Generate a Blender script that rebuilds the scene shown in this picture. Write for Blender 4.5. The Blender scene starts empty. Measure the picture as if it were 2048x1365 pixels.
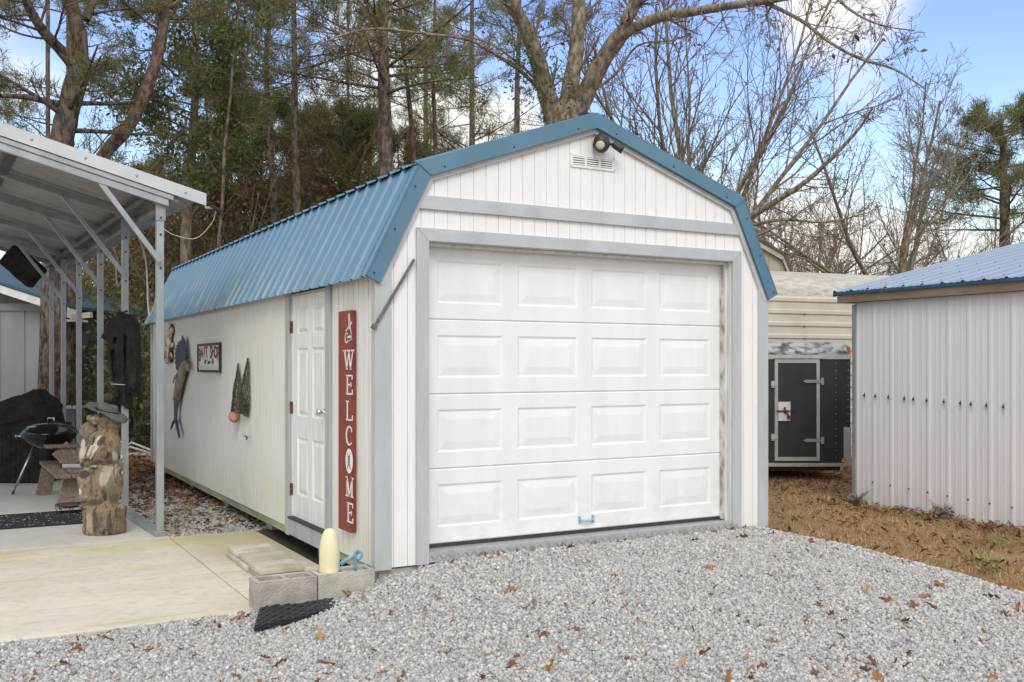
import bpy, bmesh, math, random
import numpy as np
from mathutils import Vector, Matrix
R = math.radians
SC = bpy.context.scene
COL = SC.collection
rnd = random.Random(7)

# ------------------------------------------------------------------ camera
CAM = Vector((-2.4972, -6.2803, 1.378)); YAW = 0.5138; FPX = 1982.7; HOR = 730.9
cd = bpy.data.cameras.new('camera'); cam = bpy.data.objects.new('camera', cd); COL.objects.link(cam)
cam.location = CAM; cam.rotation_euler = (R(90), 0, -YAW)
cd.sensor_width = 36; cd.lens = FPX/2048*36; cd.shift_y = (HOR-682.5)/2048
cd.clip_start = .05; cd.clip_end = 2000
SC.camera = cam
SN, CS = math.sin(YAW), math.cos(YAW)
def ray(u, v):
    a = (u-1024)/FPX
    return Vector((SN+a*CS, CS-a*SN, (HOR-v)/FPX))
def at_t(u, v, t): return CAM+ray(u, v)*t                       # at t metres straight ahead
def at_x(u, v, x): d = ray(u, v); return CAM+d*((x-CAM.x)/d.x)
def at_y(u, v, y): d = ray(u, v); return CAM+d*((y-CAM.y)/d.y)
def at_z(u, v, z): d = ray(u, v); return CAM+d*((z-CAM.z)/d.z)

# ------------------------------------------------------------------ sky, sun, exposure
SUN_EL, SUN_AZ = R(42), R(205)          # azimuth clockwise from +y
sun_dir = Vector((math.sin(SUN_AZ)*math.cos(SUN_EL), math.cos(SUN_AZ)*math.cos(SUN_EL), math.sin(SUN_EL)))
sl = bpy.data.lights.new('sun', 'SUN'); sl.energy = 1.7; sl.angle = R(28); sl.color = (1, .975, .95)
so = bpy.data.objects.new('sun', sl); COL.objects.link(so)
so.rotation_euler = sun_dir.to_track_quat('Z', 'Y').to_euler()
SC.view_settings.view_transform = 'Standard'; SC.view_settings.look = 'None'
SC.view_settings.exposure = -.06; SC.view_settings.gamma = 1
W = bpy.data.worlds.new('World'); SC.world = W; W.use_nodes = True
wt = W.node_tree; wt.nodes.clear()
def wn(t, ins={}, **pr):
    n = wt.nodes.new(t)
    for k, v in pr.items(): setattr(n, k, v)
    for k, v in ins.items():
        if isinstance(v, bpy.types.NodeSocket): wt.links.new(v, n.inputs[k])
        else: n.inputs[k].default_value = v
    return n
sky = wn('ShaderNodeTexSky', sky_type='NISHITA', sun_disc=False, sun_elevation=SUN_EL, sun_rotation=SUN_AZ,
         air_density=1.6, dust_density=.3, ozone_density=3.0)
skyb = wn('ShaderNodeHueSaturation', {'Hue': .530, 'Saturation': 1.24, 'Value': 1.58, 'Color': sky.outputs[0]})
tc = wn('ShaderNodeTexCoord')
mp = wn('ShaderNodeMapping', {'Vector': tc.outputs['Generated'], 'Scale': (1, 1, 1.9), 'Location': (3.1, 1.7, .4)})
n1 = wn('ShaderNodeTexNoise', {'Vector': mp.outputs[0], 'Scale': 3.1, 'Detail': 9, 'Roughness': .56, 'Distortion': .25})
# cloud banks sit at fixed directions of the sky
def bank(u, v, width, gain):
    d = ray(u, v).normalized()
    dot = wn('ShaderNodeVectorMath', {0: tc.outputs['Generated'], 1: d}, operation='DOT_PRODUCT')
    m = wn('ShaderNodeMapRange', {'Value': dot.outputs['Value'], 'From Min': math.cos(width), 'From Max': 1.0, 'To Min': 0.0, 'To Max': gain})
    return m.outputs[0]
acc = n1.outputs[0]
for u, v, w, g in ((1725, 45, .13, .33), (1690, 225, .05, .14), (1230, 640, .35, .10), (120, 60, .10, .10), (560, 250, .2, .06), (800, 200, .16, .12), (960, 120, .06, -.12), (1960, 90, .16, -.22), (1500, 130, .12, -.16), (1880, 260, .12, -.16), (290, 100, .14, -.16), (1300, 150, .10, -.10), (560, 40, .1, -.12), (1850, 560, .22, .26), (1420, 330, .14, -.10), (1290, 60, .14, -.14), (1700, 50, .08, .10), (1640, 340, .10, -.16), (1560, 230, .06, -.10), (1990, 250, .16, -.2), (450, 60, .10, -.10)):
    acc = wn('ShaderNodeMath', {0: acc, 1: bank(u, v, w, g)}, operation='ADD').outputs[0]
for d_, w, g in ((Vector((0, 0, 1)), 1.0, .40), (Vector((-SN, -CS, .25)).normalized(), 1.5, .42)):     # unseen overcast overhead and behind the viewer, added as neutral fill light
    dot = wn('ShaderNodeVectorMath', {0: tc.outputs['Generated'], 1: d_}, operation='DOT_PRODUCT')
    acc = wn('ShaderNodeMath', {0: acc, 1: wn('ShaderNodeMapRange', {'Value': dot.outputs['Value'], 'From Min': math.cos(w), 'From Max': math.cos(w*.4), 'To Max': g}).outputs[0]}, operation='ADD').outputs[0]
cm = wn('ShaderNodeMapRange', {'Value': acc, 'From Min': .45, 'From Max': .76}, interpolation_type='SMOOTHSTEP')
n2 = wn('ShaderNodeTexNoise', {'Vector': mp.outputs[0], 'Scale': 7.0, 'Detail': 5, 'Roughness': .5})
cc = wn('ShaderNodeValToRGB', {'Fac': n2.outputs[0]})
cc.color_ramp.elements[0].position = .30; cc.color_ramp.elements[0].color = (.97, .95, .93, 1)
cc.color_ramp.elements[1].position = .62; cc.color_ramp.elements[1].color = (1.0, .982, .95, 1)
bgs = wn('ShaderNodeBackground', {'Color': skyb.outputs[0], 'Strength': .14})
bgc = wn('ShaderNodeBackground', {'Color': cc.outputs[0], 'Strength': 1.22})
mx = wn('ShaderNodeMixShader', {0: cm.outputs[0], 1: bgs.outputs[0], 2: bgc.outputs[0]})
wn('ShaderNodeOutputWorld', {'Surface': mx.outputs[0]})

# ------------------------------------------------------------------ materials
class MT:
    def __init__(s, name):
        s.m = bpy.data.materials.new(name); s.m.use_nodes = True; s.t = s.m.node_tree
        s.b = s.t.nodes['Principled BSDF']; s.tc = s.n('ShaderNodeTexCoord')
    def n(s, t, ins={}, **pr):
        n = s.t.nodes.new(t)
        for k, v in pr.items(): setattr(n, k, v)
        for k, v in ins.items():
            if isinstance(v, bpy.types.NodeSocket): s.t.links.new(v, n.inputs[k])
            else: n.inputs[k].default_value = v
        return n
    def noise(s, scale, stretch=(1, 1, 1), detail=4, rough=.55, src='Object', loc=(0, 0, 0)):
        m = s.n('ShaderNodeMapping', {'Vector': s.tc.outputs[src], 'Scale': stretch, 'Location': loc})
        return s.n('ShaderNodeTexNoise', {'Vector': m.outputs[0], 'Scale': scale, 'Detail': detail, 'Roughness': rough}).outputs[0]
    def rng(s, v, a, b, c=0., d=1.):
        return s.n('ShaderNodeMapRange', {'Value': v, 'From Min': a, 'From Max': b, 'To Min': c, 'To Max': d}).outputs[0]
    def mix(s, f, a, b, mode='MIX'):
        n = s.n('ShaderNodeMix', data_type='RGBA', blend_type=mode)
        for i, v in ((0, f), (6, a), (7, b)):
            if isinstance(v, bpy.types.NodeSocket): s.t.links.new(v, n.inputs[i])
            else: n.inputs[i].default_value = v if i == 0 else (*v[:3], 1)
        return n.outputs[2]
    def mul(s, a, b):
        n = s.n('ShaderNodeMath', {0: a, 1: b}, operation='MULTIPLY'); return n.outputs[0]
    def z(s, src='Object'):
        return s.n('ShaderNodeSeparateXYZ', {0: s.tc.outputs[src]}).outputs[2]
    def set(s, col=None, rough=None, metal=None, bump=None, bstr=.3, bdist=.01, spec=None):
        if isinstance(col, bpy.types.NodeSocket): s.t.links.new(col, s.b.inputs['Base Color'])
        elif col: s.b.inputs['Base Color'].default_value = (*col, 1)
        if isinstance(rough, bpy.types.NodeSocket): s.t.links.new(rough, s.b.inputs['Roughness'])
        elif rough is not None: s.b.inputs['Roughness'].default_value = rough
        if metal is not None: s.b.inputs['Metallic'].default_value = metal
        if spec is not None: s.b.inputs['Specular IOR Level'].default_value = spec
        if bump is not None:
            bn = s.n('ShaderNodeBump', {'Height': bump, 'Strength': bstr, 'Distance': bdist})
            s.t.links.new(bn.outputs[0], s.b.inputs['Normal'])
        return s.m
def mat(name, c1, c2=None, scale=6, stretch=(1, 1, 1), rough=.6, metal=0, bump=0, bscale=None, lo=.35, hi=.65, detail=5, attr=False, spec=None, bdist=.01):
    m = MT(name); c2 = c2 or tuple(c*.82 for c in c1)
    col = m.mix(m.rng(m.noise(scale, stretch, detail), lo, hi), c1, c2)
    if attr:
        a = m.n('ShaderNodeAttribute', attribute_name='col')
        col = m.mix(1.0, col, a.outputs[0], 'MULTIPLY')
    b = m.noise(bscale or scale*4, stretch, 4) if bump else None
    return m.set(col, rough, metal, b, bump, bdist, spec)
def bark(name, c1, c2, scale=9):
    m = MT(name)
    n = m.noise(scale*1.5, (1, 1, .42), 7, .68); n2 = m.noise(1.3, (1, 1, .5), 3)
    v = m.n('ShaderNodeTexVoronoi', {'Vector': m.n('ShaderNodeMapping', {'Vector': m.tc.outputs['Object'], 'Scale': (1, 1, .3)}).outputs[0], 'Scale': scale*1.3})
    col = m.mix(m.rng(n, .40, .58), c1, c2); col = m.mix(m.rng(n2, .45, .7, 0, .35), col, tuple(.5*(a+b)*1.15 for a, b in zip(c1, c2)))
    return m.set(col, .95, 0, m.n('ShaderNodeMath', {0: n, 1: v.outputs[0]}, operation='ADD').outputs[0], .9, .04, .2)
def siding(name, base, dirt, green, gz=.9, streak=1.0, green_max=.75):
    m = MT(name)
    s1 = m.noise(5, (6, 6, .35), 5, .6); s2 = m.noise(26, (2, 2, .5), 4); g = m.noise(3.0, (1.5, 1.5, .5), 4)
    col = m.mix(m.rng(s1, .42, .72, 0, .55*streak), base, dirt)
    col = m.mix(m.rng(s2, .55, .75, 0, .25*streak), col, tuple(c*.75 for c in base))
    zz = m.rng(m.z(), gz, .0, 0, 1)
    f = m.mul(zz, m.rng(g, .3, .65, .15, green_max))
    col = m.mix(f, col, green)
    return m.set(col, .75, 0, m.noise(40, (1, 1, .3), 4), .25, .004)
M = {}
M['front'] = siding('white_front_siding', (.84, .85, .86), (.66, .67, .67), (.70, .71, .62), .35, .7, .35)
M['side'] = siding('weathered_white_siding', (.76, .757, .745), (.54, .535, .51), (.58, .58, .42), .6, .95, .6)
M['groove'] = mat('groove_paint', (.68, .68, .675))
M['trim'] = mat('grey_trim_paint', (.52, .545, .57), (.43, .45, .475), 3, (1, 1, 1), .7, bump=.35, bscale=55)
M['trimv'] = mat('grey_trim_paint_worn', (.50, .525, .55), (.44, .46, .47), 4, (3, 3, .5), .7, bump=.35, bscale=60)
M['fasc'] = mat('light_grey_trim', (.55, .56, .58), (.45, .46, .47), 4)
M['blue'] = mat('blue_roof_metal', (.10, .22, .325), (.078, .178, .265), 1.6, (1, 1, 1), .38, 0, spec=.5)
mm = MT('weathered_blue_roof'); s_ = mm.noise(3.2, (1, 7, .45), 5, .6)
q_ = mm.n('ShaderNodeSeparateXYZ', {0: mm.tc.outputs['Object']})
lowz = mm.rng(q_.outputs[2], 2.62, 2.02, .05, 1); fary = mm.rng(q_.outputs[1], .5, 4.0, .25, 1)
cl_ = mm.mix(mm.mul(mm.mul(mm.rng(s_, .42, .68, 0, .8), lowz), fary), (.115, .24, .35), (.36, .43, .46))
M['bluew'] = mm.set(cl_, .42, 0)
mm = MT('white_door_paint'); dz = mm.rng(mm.z(), .55, .08, 0, .5)
M['doorw'] = mm.set(mm.mix(mm.mul(dz, mm.rng(mm.noise(6, (1.5, 1, 2), 5), .4, .7)), mm.mix(mm.rng(mm.noise(2, (3, 3, .6), 5), .35, .65), (.85, .86, .87), (.79, .80, .81)), (.60, .58, .53)), mm.rng(mm.noise(9), .3, .7, .36, .55), 0, mm.noise(70, (1, 1, .25), 4), .08, .004)
M['doors'] = mat('white_side_door_paint', (.80, .81, .83), (.66, .67, .68), 5, (5, 5, .5), .45, bump=.08, bscale=50)
M['jamb'] = mat('white_jamb', (.74, .75, .75), (.58, .585, .57), 5, (3, 3, .5), .6)
M['rubber'] = mat('dark_seal', (.03, .03, .03), (.05, .05, .045), 20, rough=.8)
M['steel'] = mat('brushed_steel', (.55, .56, .57), (.45, .46, .47), 20, rough=.28, metal=1)
M['dia'] = mat('diamond_plate', (.55, .55, .55), (.45, .45, .45), 15, rough=.5, metal=.5)
M['galv'] = mat('galvanised_steel', (.43, .46, .485), (.33, .355, .38), 7, (1, 1, .35), .42, metal=.55)
M['galvd'] = mat('dull_galvanised', (.40, .42, .44), (.28, .29, .31), 5, (1, 1, .6), .5, metal=.5)
M['panel'] = mat('roof_panel_steel', (.42, .42, .415), (.31, .31, .31), 3, (1, 5, 1), .4, metal=.5)
M['black'] = mat('black_plastic', (.018, .018, .02), (.03, .03, .032), 10, rough=.45)
M['enamel'] = mat('black_enamel', (.008, .008, .009), (.012, .012, .012), 5, rough=.08)
M['cloth'] = mat('black_cover_cloth', (.016, .015, .0145), (.032, .030, .029), 7, rough=.8, bump=.5, bscale=30, spec=.22)
M['lens'] = mat('lamp_lens', (.68, .68, .55), rough=.2)
M['rust'] = mat('rusty_iron', (.16, .06, .03), (.08, .03, .018), 30, rough=.85, bump=.3)
M['chrome'] = mat('chrome', (.75, .75, .76), rough=.15, metal=1)
mm = MT('red_stained_wood')
w1 = mm.noise(6, (8, 8, .5), 6, .6); w2 = mm.noise(4, (1, 1, 1), 3)
M['redwood'] = mm.set(mm.mix(mm.rng(w2, .52, .72, 0, .6), mm.mix(mm.rng(w1, .35, .65), (.29, .050, .030), (.18, .030, .022)), (.12, .035, .03)), .55, 0, w1, .2, .003)
M['paint'] = mat('white_lettering', (.82, .82, .80), (.76, .76, .74), 20)
M['ink'] = mat('dark_ink', (.03, .03, .035)); M['inkred'] = mat('red_ink', (.30, .035, .035), (.16, .02, .02), 60)
M['inkg'] = mat('grey_ink', (.42, .42, .47)); M['board'] = mat('sign_board', (.76, .74, .75), (.66, .66, .67), 8)
M['conc'] = None
mm = MT('stained_concrete')
a = mm.noise(1.1, (.7, 2.2, 1), 6, .6); b = mm.noise(2.3, (1, 2, 1), 5, loc=(4, 2, 0)); c = mm.noise(14, (1, 1, 1), 5)
xy = mm.n('ShaderNodeSeparateXYZ', {0: mm.tc.outputs['Object']})
col = mm.mix(mm.rng(a, .35, .68), (.675, .635, .55), (.565, .525, .445))
col = mm.mix(mm.rng(b, .50, .70, 0, .5), col, (.58, .55, .33))
yel = mm.mul(mm.rng(mm.n('ShaderNodeMath', {0: mm.n('ShaderNodeMath', {0: xy.outputs[1], 1: 2.75}, operation='SUBTRACT').outputs[0]}, operation='ABSOLUTE').outputs[0], .0, .55, 1, 0), mm.rng(b, .36, .6, .1, .9))
col = mm.mix(yel, col, (.55, .54, .16))
pale = mm.mul(mm.rng(xy.outputs[1], 2.65, 3.15, 0, 1), .92)
col = mm.mix(pale, col, (.55, .54, .52))
gr = mm.mul(mm.rng(xy.outputs[0], -.95, -.55, 0, 1), mm.rng(xy.outputs[1], 1.1, 2.0, 0, .75))
col = mm.mix(gr, col, (.42, .38, .19))
col = mm.mix(mm.rng(c, .48, .75, 0, .4), col, (.36, .32, .26)); col = mm.mix(mm.rng(mm.noise(3, (.35, 6, 1), 6, .65, loc=(1, 9, 0)), .56, .68, 0, .55), col, (.44, .36, .22))
M['conc'] = mm.set(col, .8, 0, mm.noise(60, (1, 1, 1), 4), .15, .004)
M['cmu'] = mat('grey_cement_block', (.45, .42, .38), (.31, .285, .255), 9, rough=.95, bump=.7, bscale=110, bdist=.006)
M['cmup'] = mat('pale_cement_block', (.50, .49, .43), (.37, .37, .30), 9, rough=.95, bump=.7, bscale=110, bdist=.006)
mm = MT('buff_paver'); oi = mm.n('ShaderNodeObjectInfo'); e_ = mm.noise(4, detail=5)
M['paver'] = mm.set(mm.mix(mm.rng(mm.noise(55), .5, .8, 0, .4), mm.mix(mm.rng(e_, .38, .68), mm.mix(oi.outputs['Random'], (.62, .58, .48), (.46, .43, .36)), (.36, .33, .25)), (.26, .24, .19)), .9, 0, mm.noise(80), .3, .006)
M['buoy'] = mat('cream_foam', (.80, .76, .50), (.74, .69, .42), 9, rough=.5, bump=.08, bscale=60)
M['bluer'] = mat('light_blue_plastic', (.19, .42, .56), (.15, .36, .50), 9, rough=.4)
M['bluep'] = mat('pale_blue_paint', (.34, .56, .68), rough=.4)
M['wood'] = mat('weathered_wood', (.26, .21, .165), (.15, .115, .085), 7, (6, .6, 6), .85, bump=.4)
M['woodb'] = mat('brown_fascia_wood', (.30, .225, .155), (.17, .12, .08), 4, (4, .5, 4), .85, bump=.3)
mm = MT('carved_log')
a = mm.noise(10, (1.9, 1.9, .5), 7, .7); b = mm.noise(3.2, (1, 1, .6), 5, .6, loc=(3, 1, 2)); c = mm.noise(13, (1.6, 1.6, .5), 5, .65, loc=(7, 7, 1)); e = mm.noise(2.4, (1, 1, 1), 3, loc=(9, 2, 5))
col = mm.mix(mm.rng(e, .4, .62), (.27, .20, .125), (.20, .165, .115))
col = mm.mix(mm.rng(b, .52, .62, 0, .85), col, (.50, .46, .375))
col = mm.mix(mm.rng(a, .50, .62, 0, .85), col, (.10, .062, .034))
col = mm.mix(mm.rng(c, .57, .64, 0, .92), col, (.032, .026, .02))
def patch(col, cx, cz, rx, rz, slant, tone, amt):          # pale weathered wood and dark cracks; some dark patches paint shade into hollows
    p = mm.n('ShaderNodeSeparateXYZ', {0: mm.tc.outputs['Object']}); M_ = lambda op, x, y: mm.n('ShaderNodeMath', {0: x, 1: y}, operation=op).outputs[0]
    z = M_('DIVIDE', M_('SUBTRACT', p.outputs[2], cz), rz); x = M_('DIVIDE', M_('SUBTRACT', M_('SUBTRACT', p.outputs[0], cx), M_('MULTIPLY', M_('SUBTRACT', p.outputs[2], cz), slant)), rx)
    r2 = M_('ADD', M_('MULTIPLY', x, x), M_('MULTIPLY', z, z)); r2 = M_('ADD', r2, M_('MULTIPLY', M_('SUBTRACT', mm.noise(14, (1, 1, .6), 5, .7), .5), 2.2))
    return mm.mix(mm.rng(r2, 1.15, .75, 0, amt), col, tone)
for p in ((-.045, .80, .030, .11, .45, (.62, .58, .50), .9), (-.155, .78, .035, .09, 0, (.55, .51, .43), .8), (.05, .55, .05, .10, .2, (.46, .42, .33), .7), (-.13, .555, .05, .035, 0, (.05, .042, .035), .95), (.02, .86, .035, .05, .6, (.07, .05, .035), .85), (.10, .70, .03, .06, 0, (.07, .05, .035), .8), (-.17, .40, .03, .03, 0, (.66, .60, .50), .9), (.03, .66, .10, .025, 0, (.09, .06, .04), .8), (-.06, .30, .10, .03, 0, (.07, .055, .035), .8), (.11, .45, .03, .14, 0, (.17, .16, .08), .6), (-.02, .14, .02, .12, 0, (.06, .042, .028), .8), (.10, .10, .02, .12, 0, (.07, .05, .032), .8), (-.12, .12, .015, .10, 0, (.08, .055, .035), .8)): col = patch(col, *p)
M['bear'] = mm.set(col, .85, 0, a, .9, .02)
M['hat'] = mat('grey_felt', (.13, .125, .12), (.09, .088, .085), 12, rough=.95, bump=.3)
M['knot'] = mat('cut_knot', (.20, .13, .075), (.09, .055, .03), 24, rough=.8)
M['net'] = mat('olive_netting', (.10, .095, .065), (.055, .052, .036), 20, rough=.9)
M['float'] = mat('salmon_float', (.50, .235, .16), (.40, .18, .12), 14, rough=.55)
M['fish'] = mat('painted_fish_body', (.31, .275, .17), (.10, .105, .10), 7, (1, 1, .6), .5)
M['sail'] = mat('navy_fin', (.014, .024, .085), (.03, .036, .08), 14, rough=.5)
M['hide'] = mat('brown_and_cream_pieces', (.60, .53, .38), (.10, .03, .02), 9, rough=.6, lo=.46, hi=.56)
mm = MT('ribbed_white_metal')
a = mm.noise(2.5, (1, 5, .25), 4); g = mm.rng(mm.z(), .35, -.1, 0, 1)
M['wmetal'] = mm.set(mm.mix(mm.mul(g, mm.noise(6)), mm.mix(mm.rng(a, .4, .7), (.74, .75, .765), (.67, .68, .695)), (.50, .51, .46)), .5, 0)
M['blue2'] = mat('deep_blue_roof_metal', (.34, .42, .52), (.30, .375, .47), 2, rough=.32, metal=.4)
M['cream'] = mat('cream_metal', (.60, .57, .48), (.50, .475, .40), 3, (1, 1, .5), .5)
M['creamd'] = mat('dirty_cream_metal', (.52, .50, .44), (.30, .285, .25), 5, (1, 1, 4), .6, lo=.4, hi=.7)
M['trail'] = mat('black_trailer_panel', (.022, .021, .020), (.038, .036, .033), 4, (1, 1, .5), .55)
M['alu'] = mat('trailer_aluminium', (.60, .60, .58), (.47, .47, .44), 9, rough=.4, metal=.45)
M['silv'] = mat('stained_silver_cap', (.40, .40, .41), (.07, .068, .065), 6, (1.2, 1, 2.5), .4, .3, lo=.44, hi=.64)
M['amber'] = mat('amber_reflector', (.75, .36, .02), rough=.3)
M['orange'] = mat('orange_lamp_lens', (.55, .14, .03), rough=.3)
M['gray'] = mat('grey_wall_sheet', (.235, .25, .262), (.195, .21, .22), 3, (1, 1, .3), .5)
M['shaded_soil'] = mat('damp_soil_painted_shade', (.050, .042, .030), (.028, .030, .016), 6, rough=.95, bump=.8, bscale=40)  # damp soil, coloured darker to paint in the shade under the shed
M['mat'] = mat('black_rubber_mat', (.012, .012, .014), (.022, .022, .024), 30, rough=.8)
M['speck'] = mat('white_speck', (.6, .6, .6))
M['white'] = mat('white_plastic', (.74, .74, .75), rough=.4)
M['cord'] = mat('cream_cord', (.52, .47, .38), rough=.6)
M['pine'] = bark('pine_bark', (.225, .180, .145), (.058, .046, .040))
M['pinered'] = bark('red_pine_bark', (.25, .175, .135), (.085, .058, .048))
M['greybark'] = bark('grey_bark', (.33, .28, .215), (.13, .105, .08), 7)
M['twig'] = mat('twig_bark', (.24, .19, .145), (.15, .115, .088), 4, rough=.9)
M['twigp'] = mat('pale_twig_bark', (.30, .265, .225), (.20, .17, .14), 4, rough=.9)
def leafmat(name, c1, c2, rough=.5, trans=.25):
    m = MT(name); a = m.n('ShaderNodeAttribute', attribute_name='col')
    col = m.mix(m.rng(m.noise(2.2, detail=3), .35, .65), c1, c2); col = m.mix(1.0, col, a.outputs[0], 'MULTIPLY')
    m.set(col, rough, 0, spec=.3)
    tr = m.n('ShaderNodeBsdfTranslucent', {'Color': col}); o = m.t.nodes['Material Output']
    mxs = m.n('ShaderNodeMixShader', {0: trans, 1: m.b.outputs[0], 2: tr.outputs[0]})
    m.t.links.new(mxs.outputs[0], o.inputs[0]); return m.m
M['needle'] = leafmat('pine_needles', (.135, .165, .06), (.19, .195, .085), .5, .38)
M['leaf'] = leafmat('evergreen_leaves', (.11, .15, .05), (.165, .175, .07), .5, .38)
M['brown'] = leafmat('dry_brown_leaves', (.24, .125, .055), (.16, .085, .04))
M['vine'] = leafmat('tangled_dry_vine', (.20, .15, .08), (.14, .11, .06))
M['oak'] = leafmat('fallen_oak_leaf', (.275, .14, .065), (.185, .095, .045), .6, .1)
M['straw'] = leafmat('dry_grass', (.58, .42, .24), (.46, .31, .165), .7, .2)
mm = MT('crushed_stone'); a_ = mm.n('ShaderNodeAttribute', attribute_name='col')
M['stone'] = mm.set(mm.mix(1.0, mm.mix(mm.rng(mm.noise(70, detail=3), .35, .65), (.465, .460, .45), (.365, .36, .352)), a_.outputs[0], 'MULTIPLY'), .85, 0)
mm = MT('stone_bed'); v = mm.n('ShaderNodeTexVoronoi', {'Vector': mm.tc.outputs['Object'], 'Scale': 48.})
M['bed'] = mm.set(mm.mix(mm.rng(v.outputs[0], .0, .6), (.42, .415, .40), (.27, .265, .255)), .95, 0, v.outputs[0], .6, .01)
mm = MT('leaf_littered_ground')
a = mm.noise(.55, detail=6); b = mm.noise(9, detail=8, rough=.7); c = mm.noise(40, detail=6, rough=.7)
col = mm.mix(mm.rng(b, .35, .65), (.36, .215, .11), (.23, .135, .07)); col = mm.mix(mm.rng(c, .4, .7, 0, .6), col, (.38, .26, .145))
col = mm.mix(mm.rng(a, .55, .72, 0, .55), col, (.11, .105, .045))
M['ground'] = mm.set(col, .95, 0, c, .7, .02)

# ------------------------------------------------------------------ mesh helpers
def tag(o, label=None, cat=None, group=None, kind=None):
    if label: o['label'] = label
    if cat: o['category'] = cat
    if group: o['group'] = group
    if kind: o['kind'] = kind
    return o
def thing(name, label, cat, loc=(0, 0, 0), rz=0, group=None):
    o = bpy.data.objects.new(name, None); COL.objects.link(o); o.empty_display_size = .1
    o.location = loc; o.rotation_euler = (0, 0, rz)
    return tag(o, label, cat, group)
def link(name, me, m, parent=None):
    if m is not None: me.materials.append(m)
    o = bpy.data.objects.new(name, me); COL.objects.link(o)
    if parent is not None: o.parent = parent
    return o
def npmesh(name, V, F, col=None, smooth=False):
    """V (n,3); F (m,k) faces of equal size"""
    V = np.asarray(V, np.float32); F = np.asarray(F, np.int32)
    me = bpy.data.meshes.new(name); me.vertices.add(len(V)); me.vertices.foreach_set('co', V.ravel())
    k = F.shape[1]; me.loops.add(F.size); me.loops.foreach_set('vertex_index', F.ravel())
    me.polygons.add(len(F)); me.polygons.foreach_set('loop_start', np.arange(0, F.size, k, dtype=np.int32))
    me.polygons.foreach_set('loop_total', np.full(len(F), k, np.int32))
    if smooth: me.polygons.foreach_set('use_smooth', np.ones(len(F), bool))
    me.update(calc_edges=True); me.validate()
    if col is not None:
        at = me.color_attributes.new('col', 'FLOAT_COLOR', 'POINT')
        c4 = np.ones((len(V), 4), np.float32); c4[:, :3] = col; at.data.foreach_set('color', c4.ravel())
    return me
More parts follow.
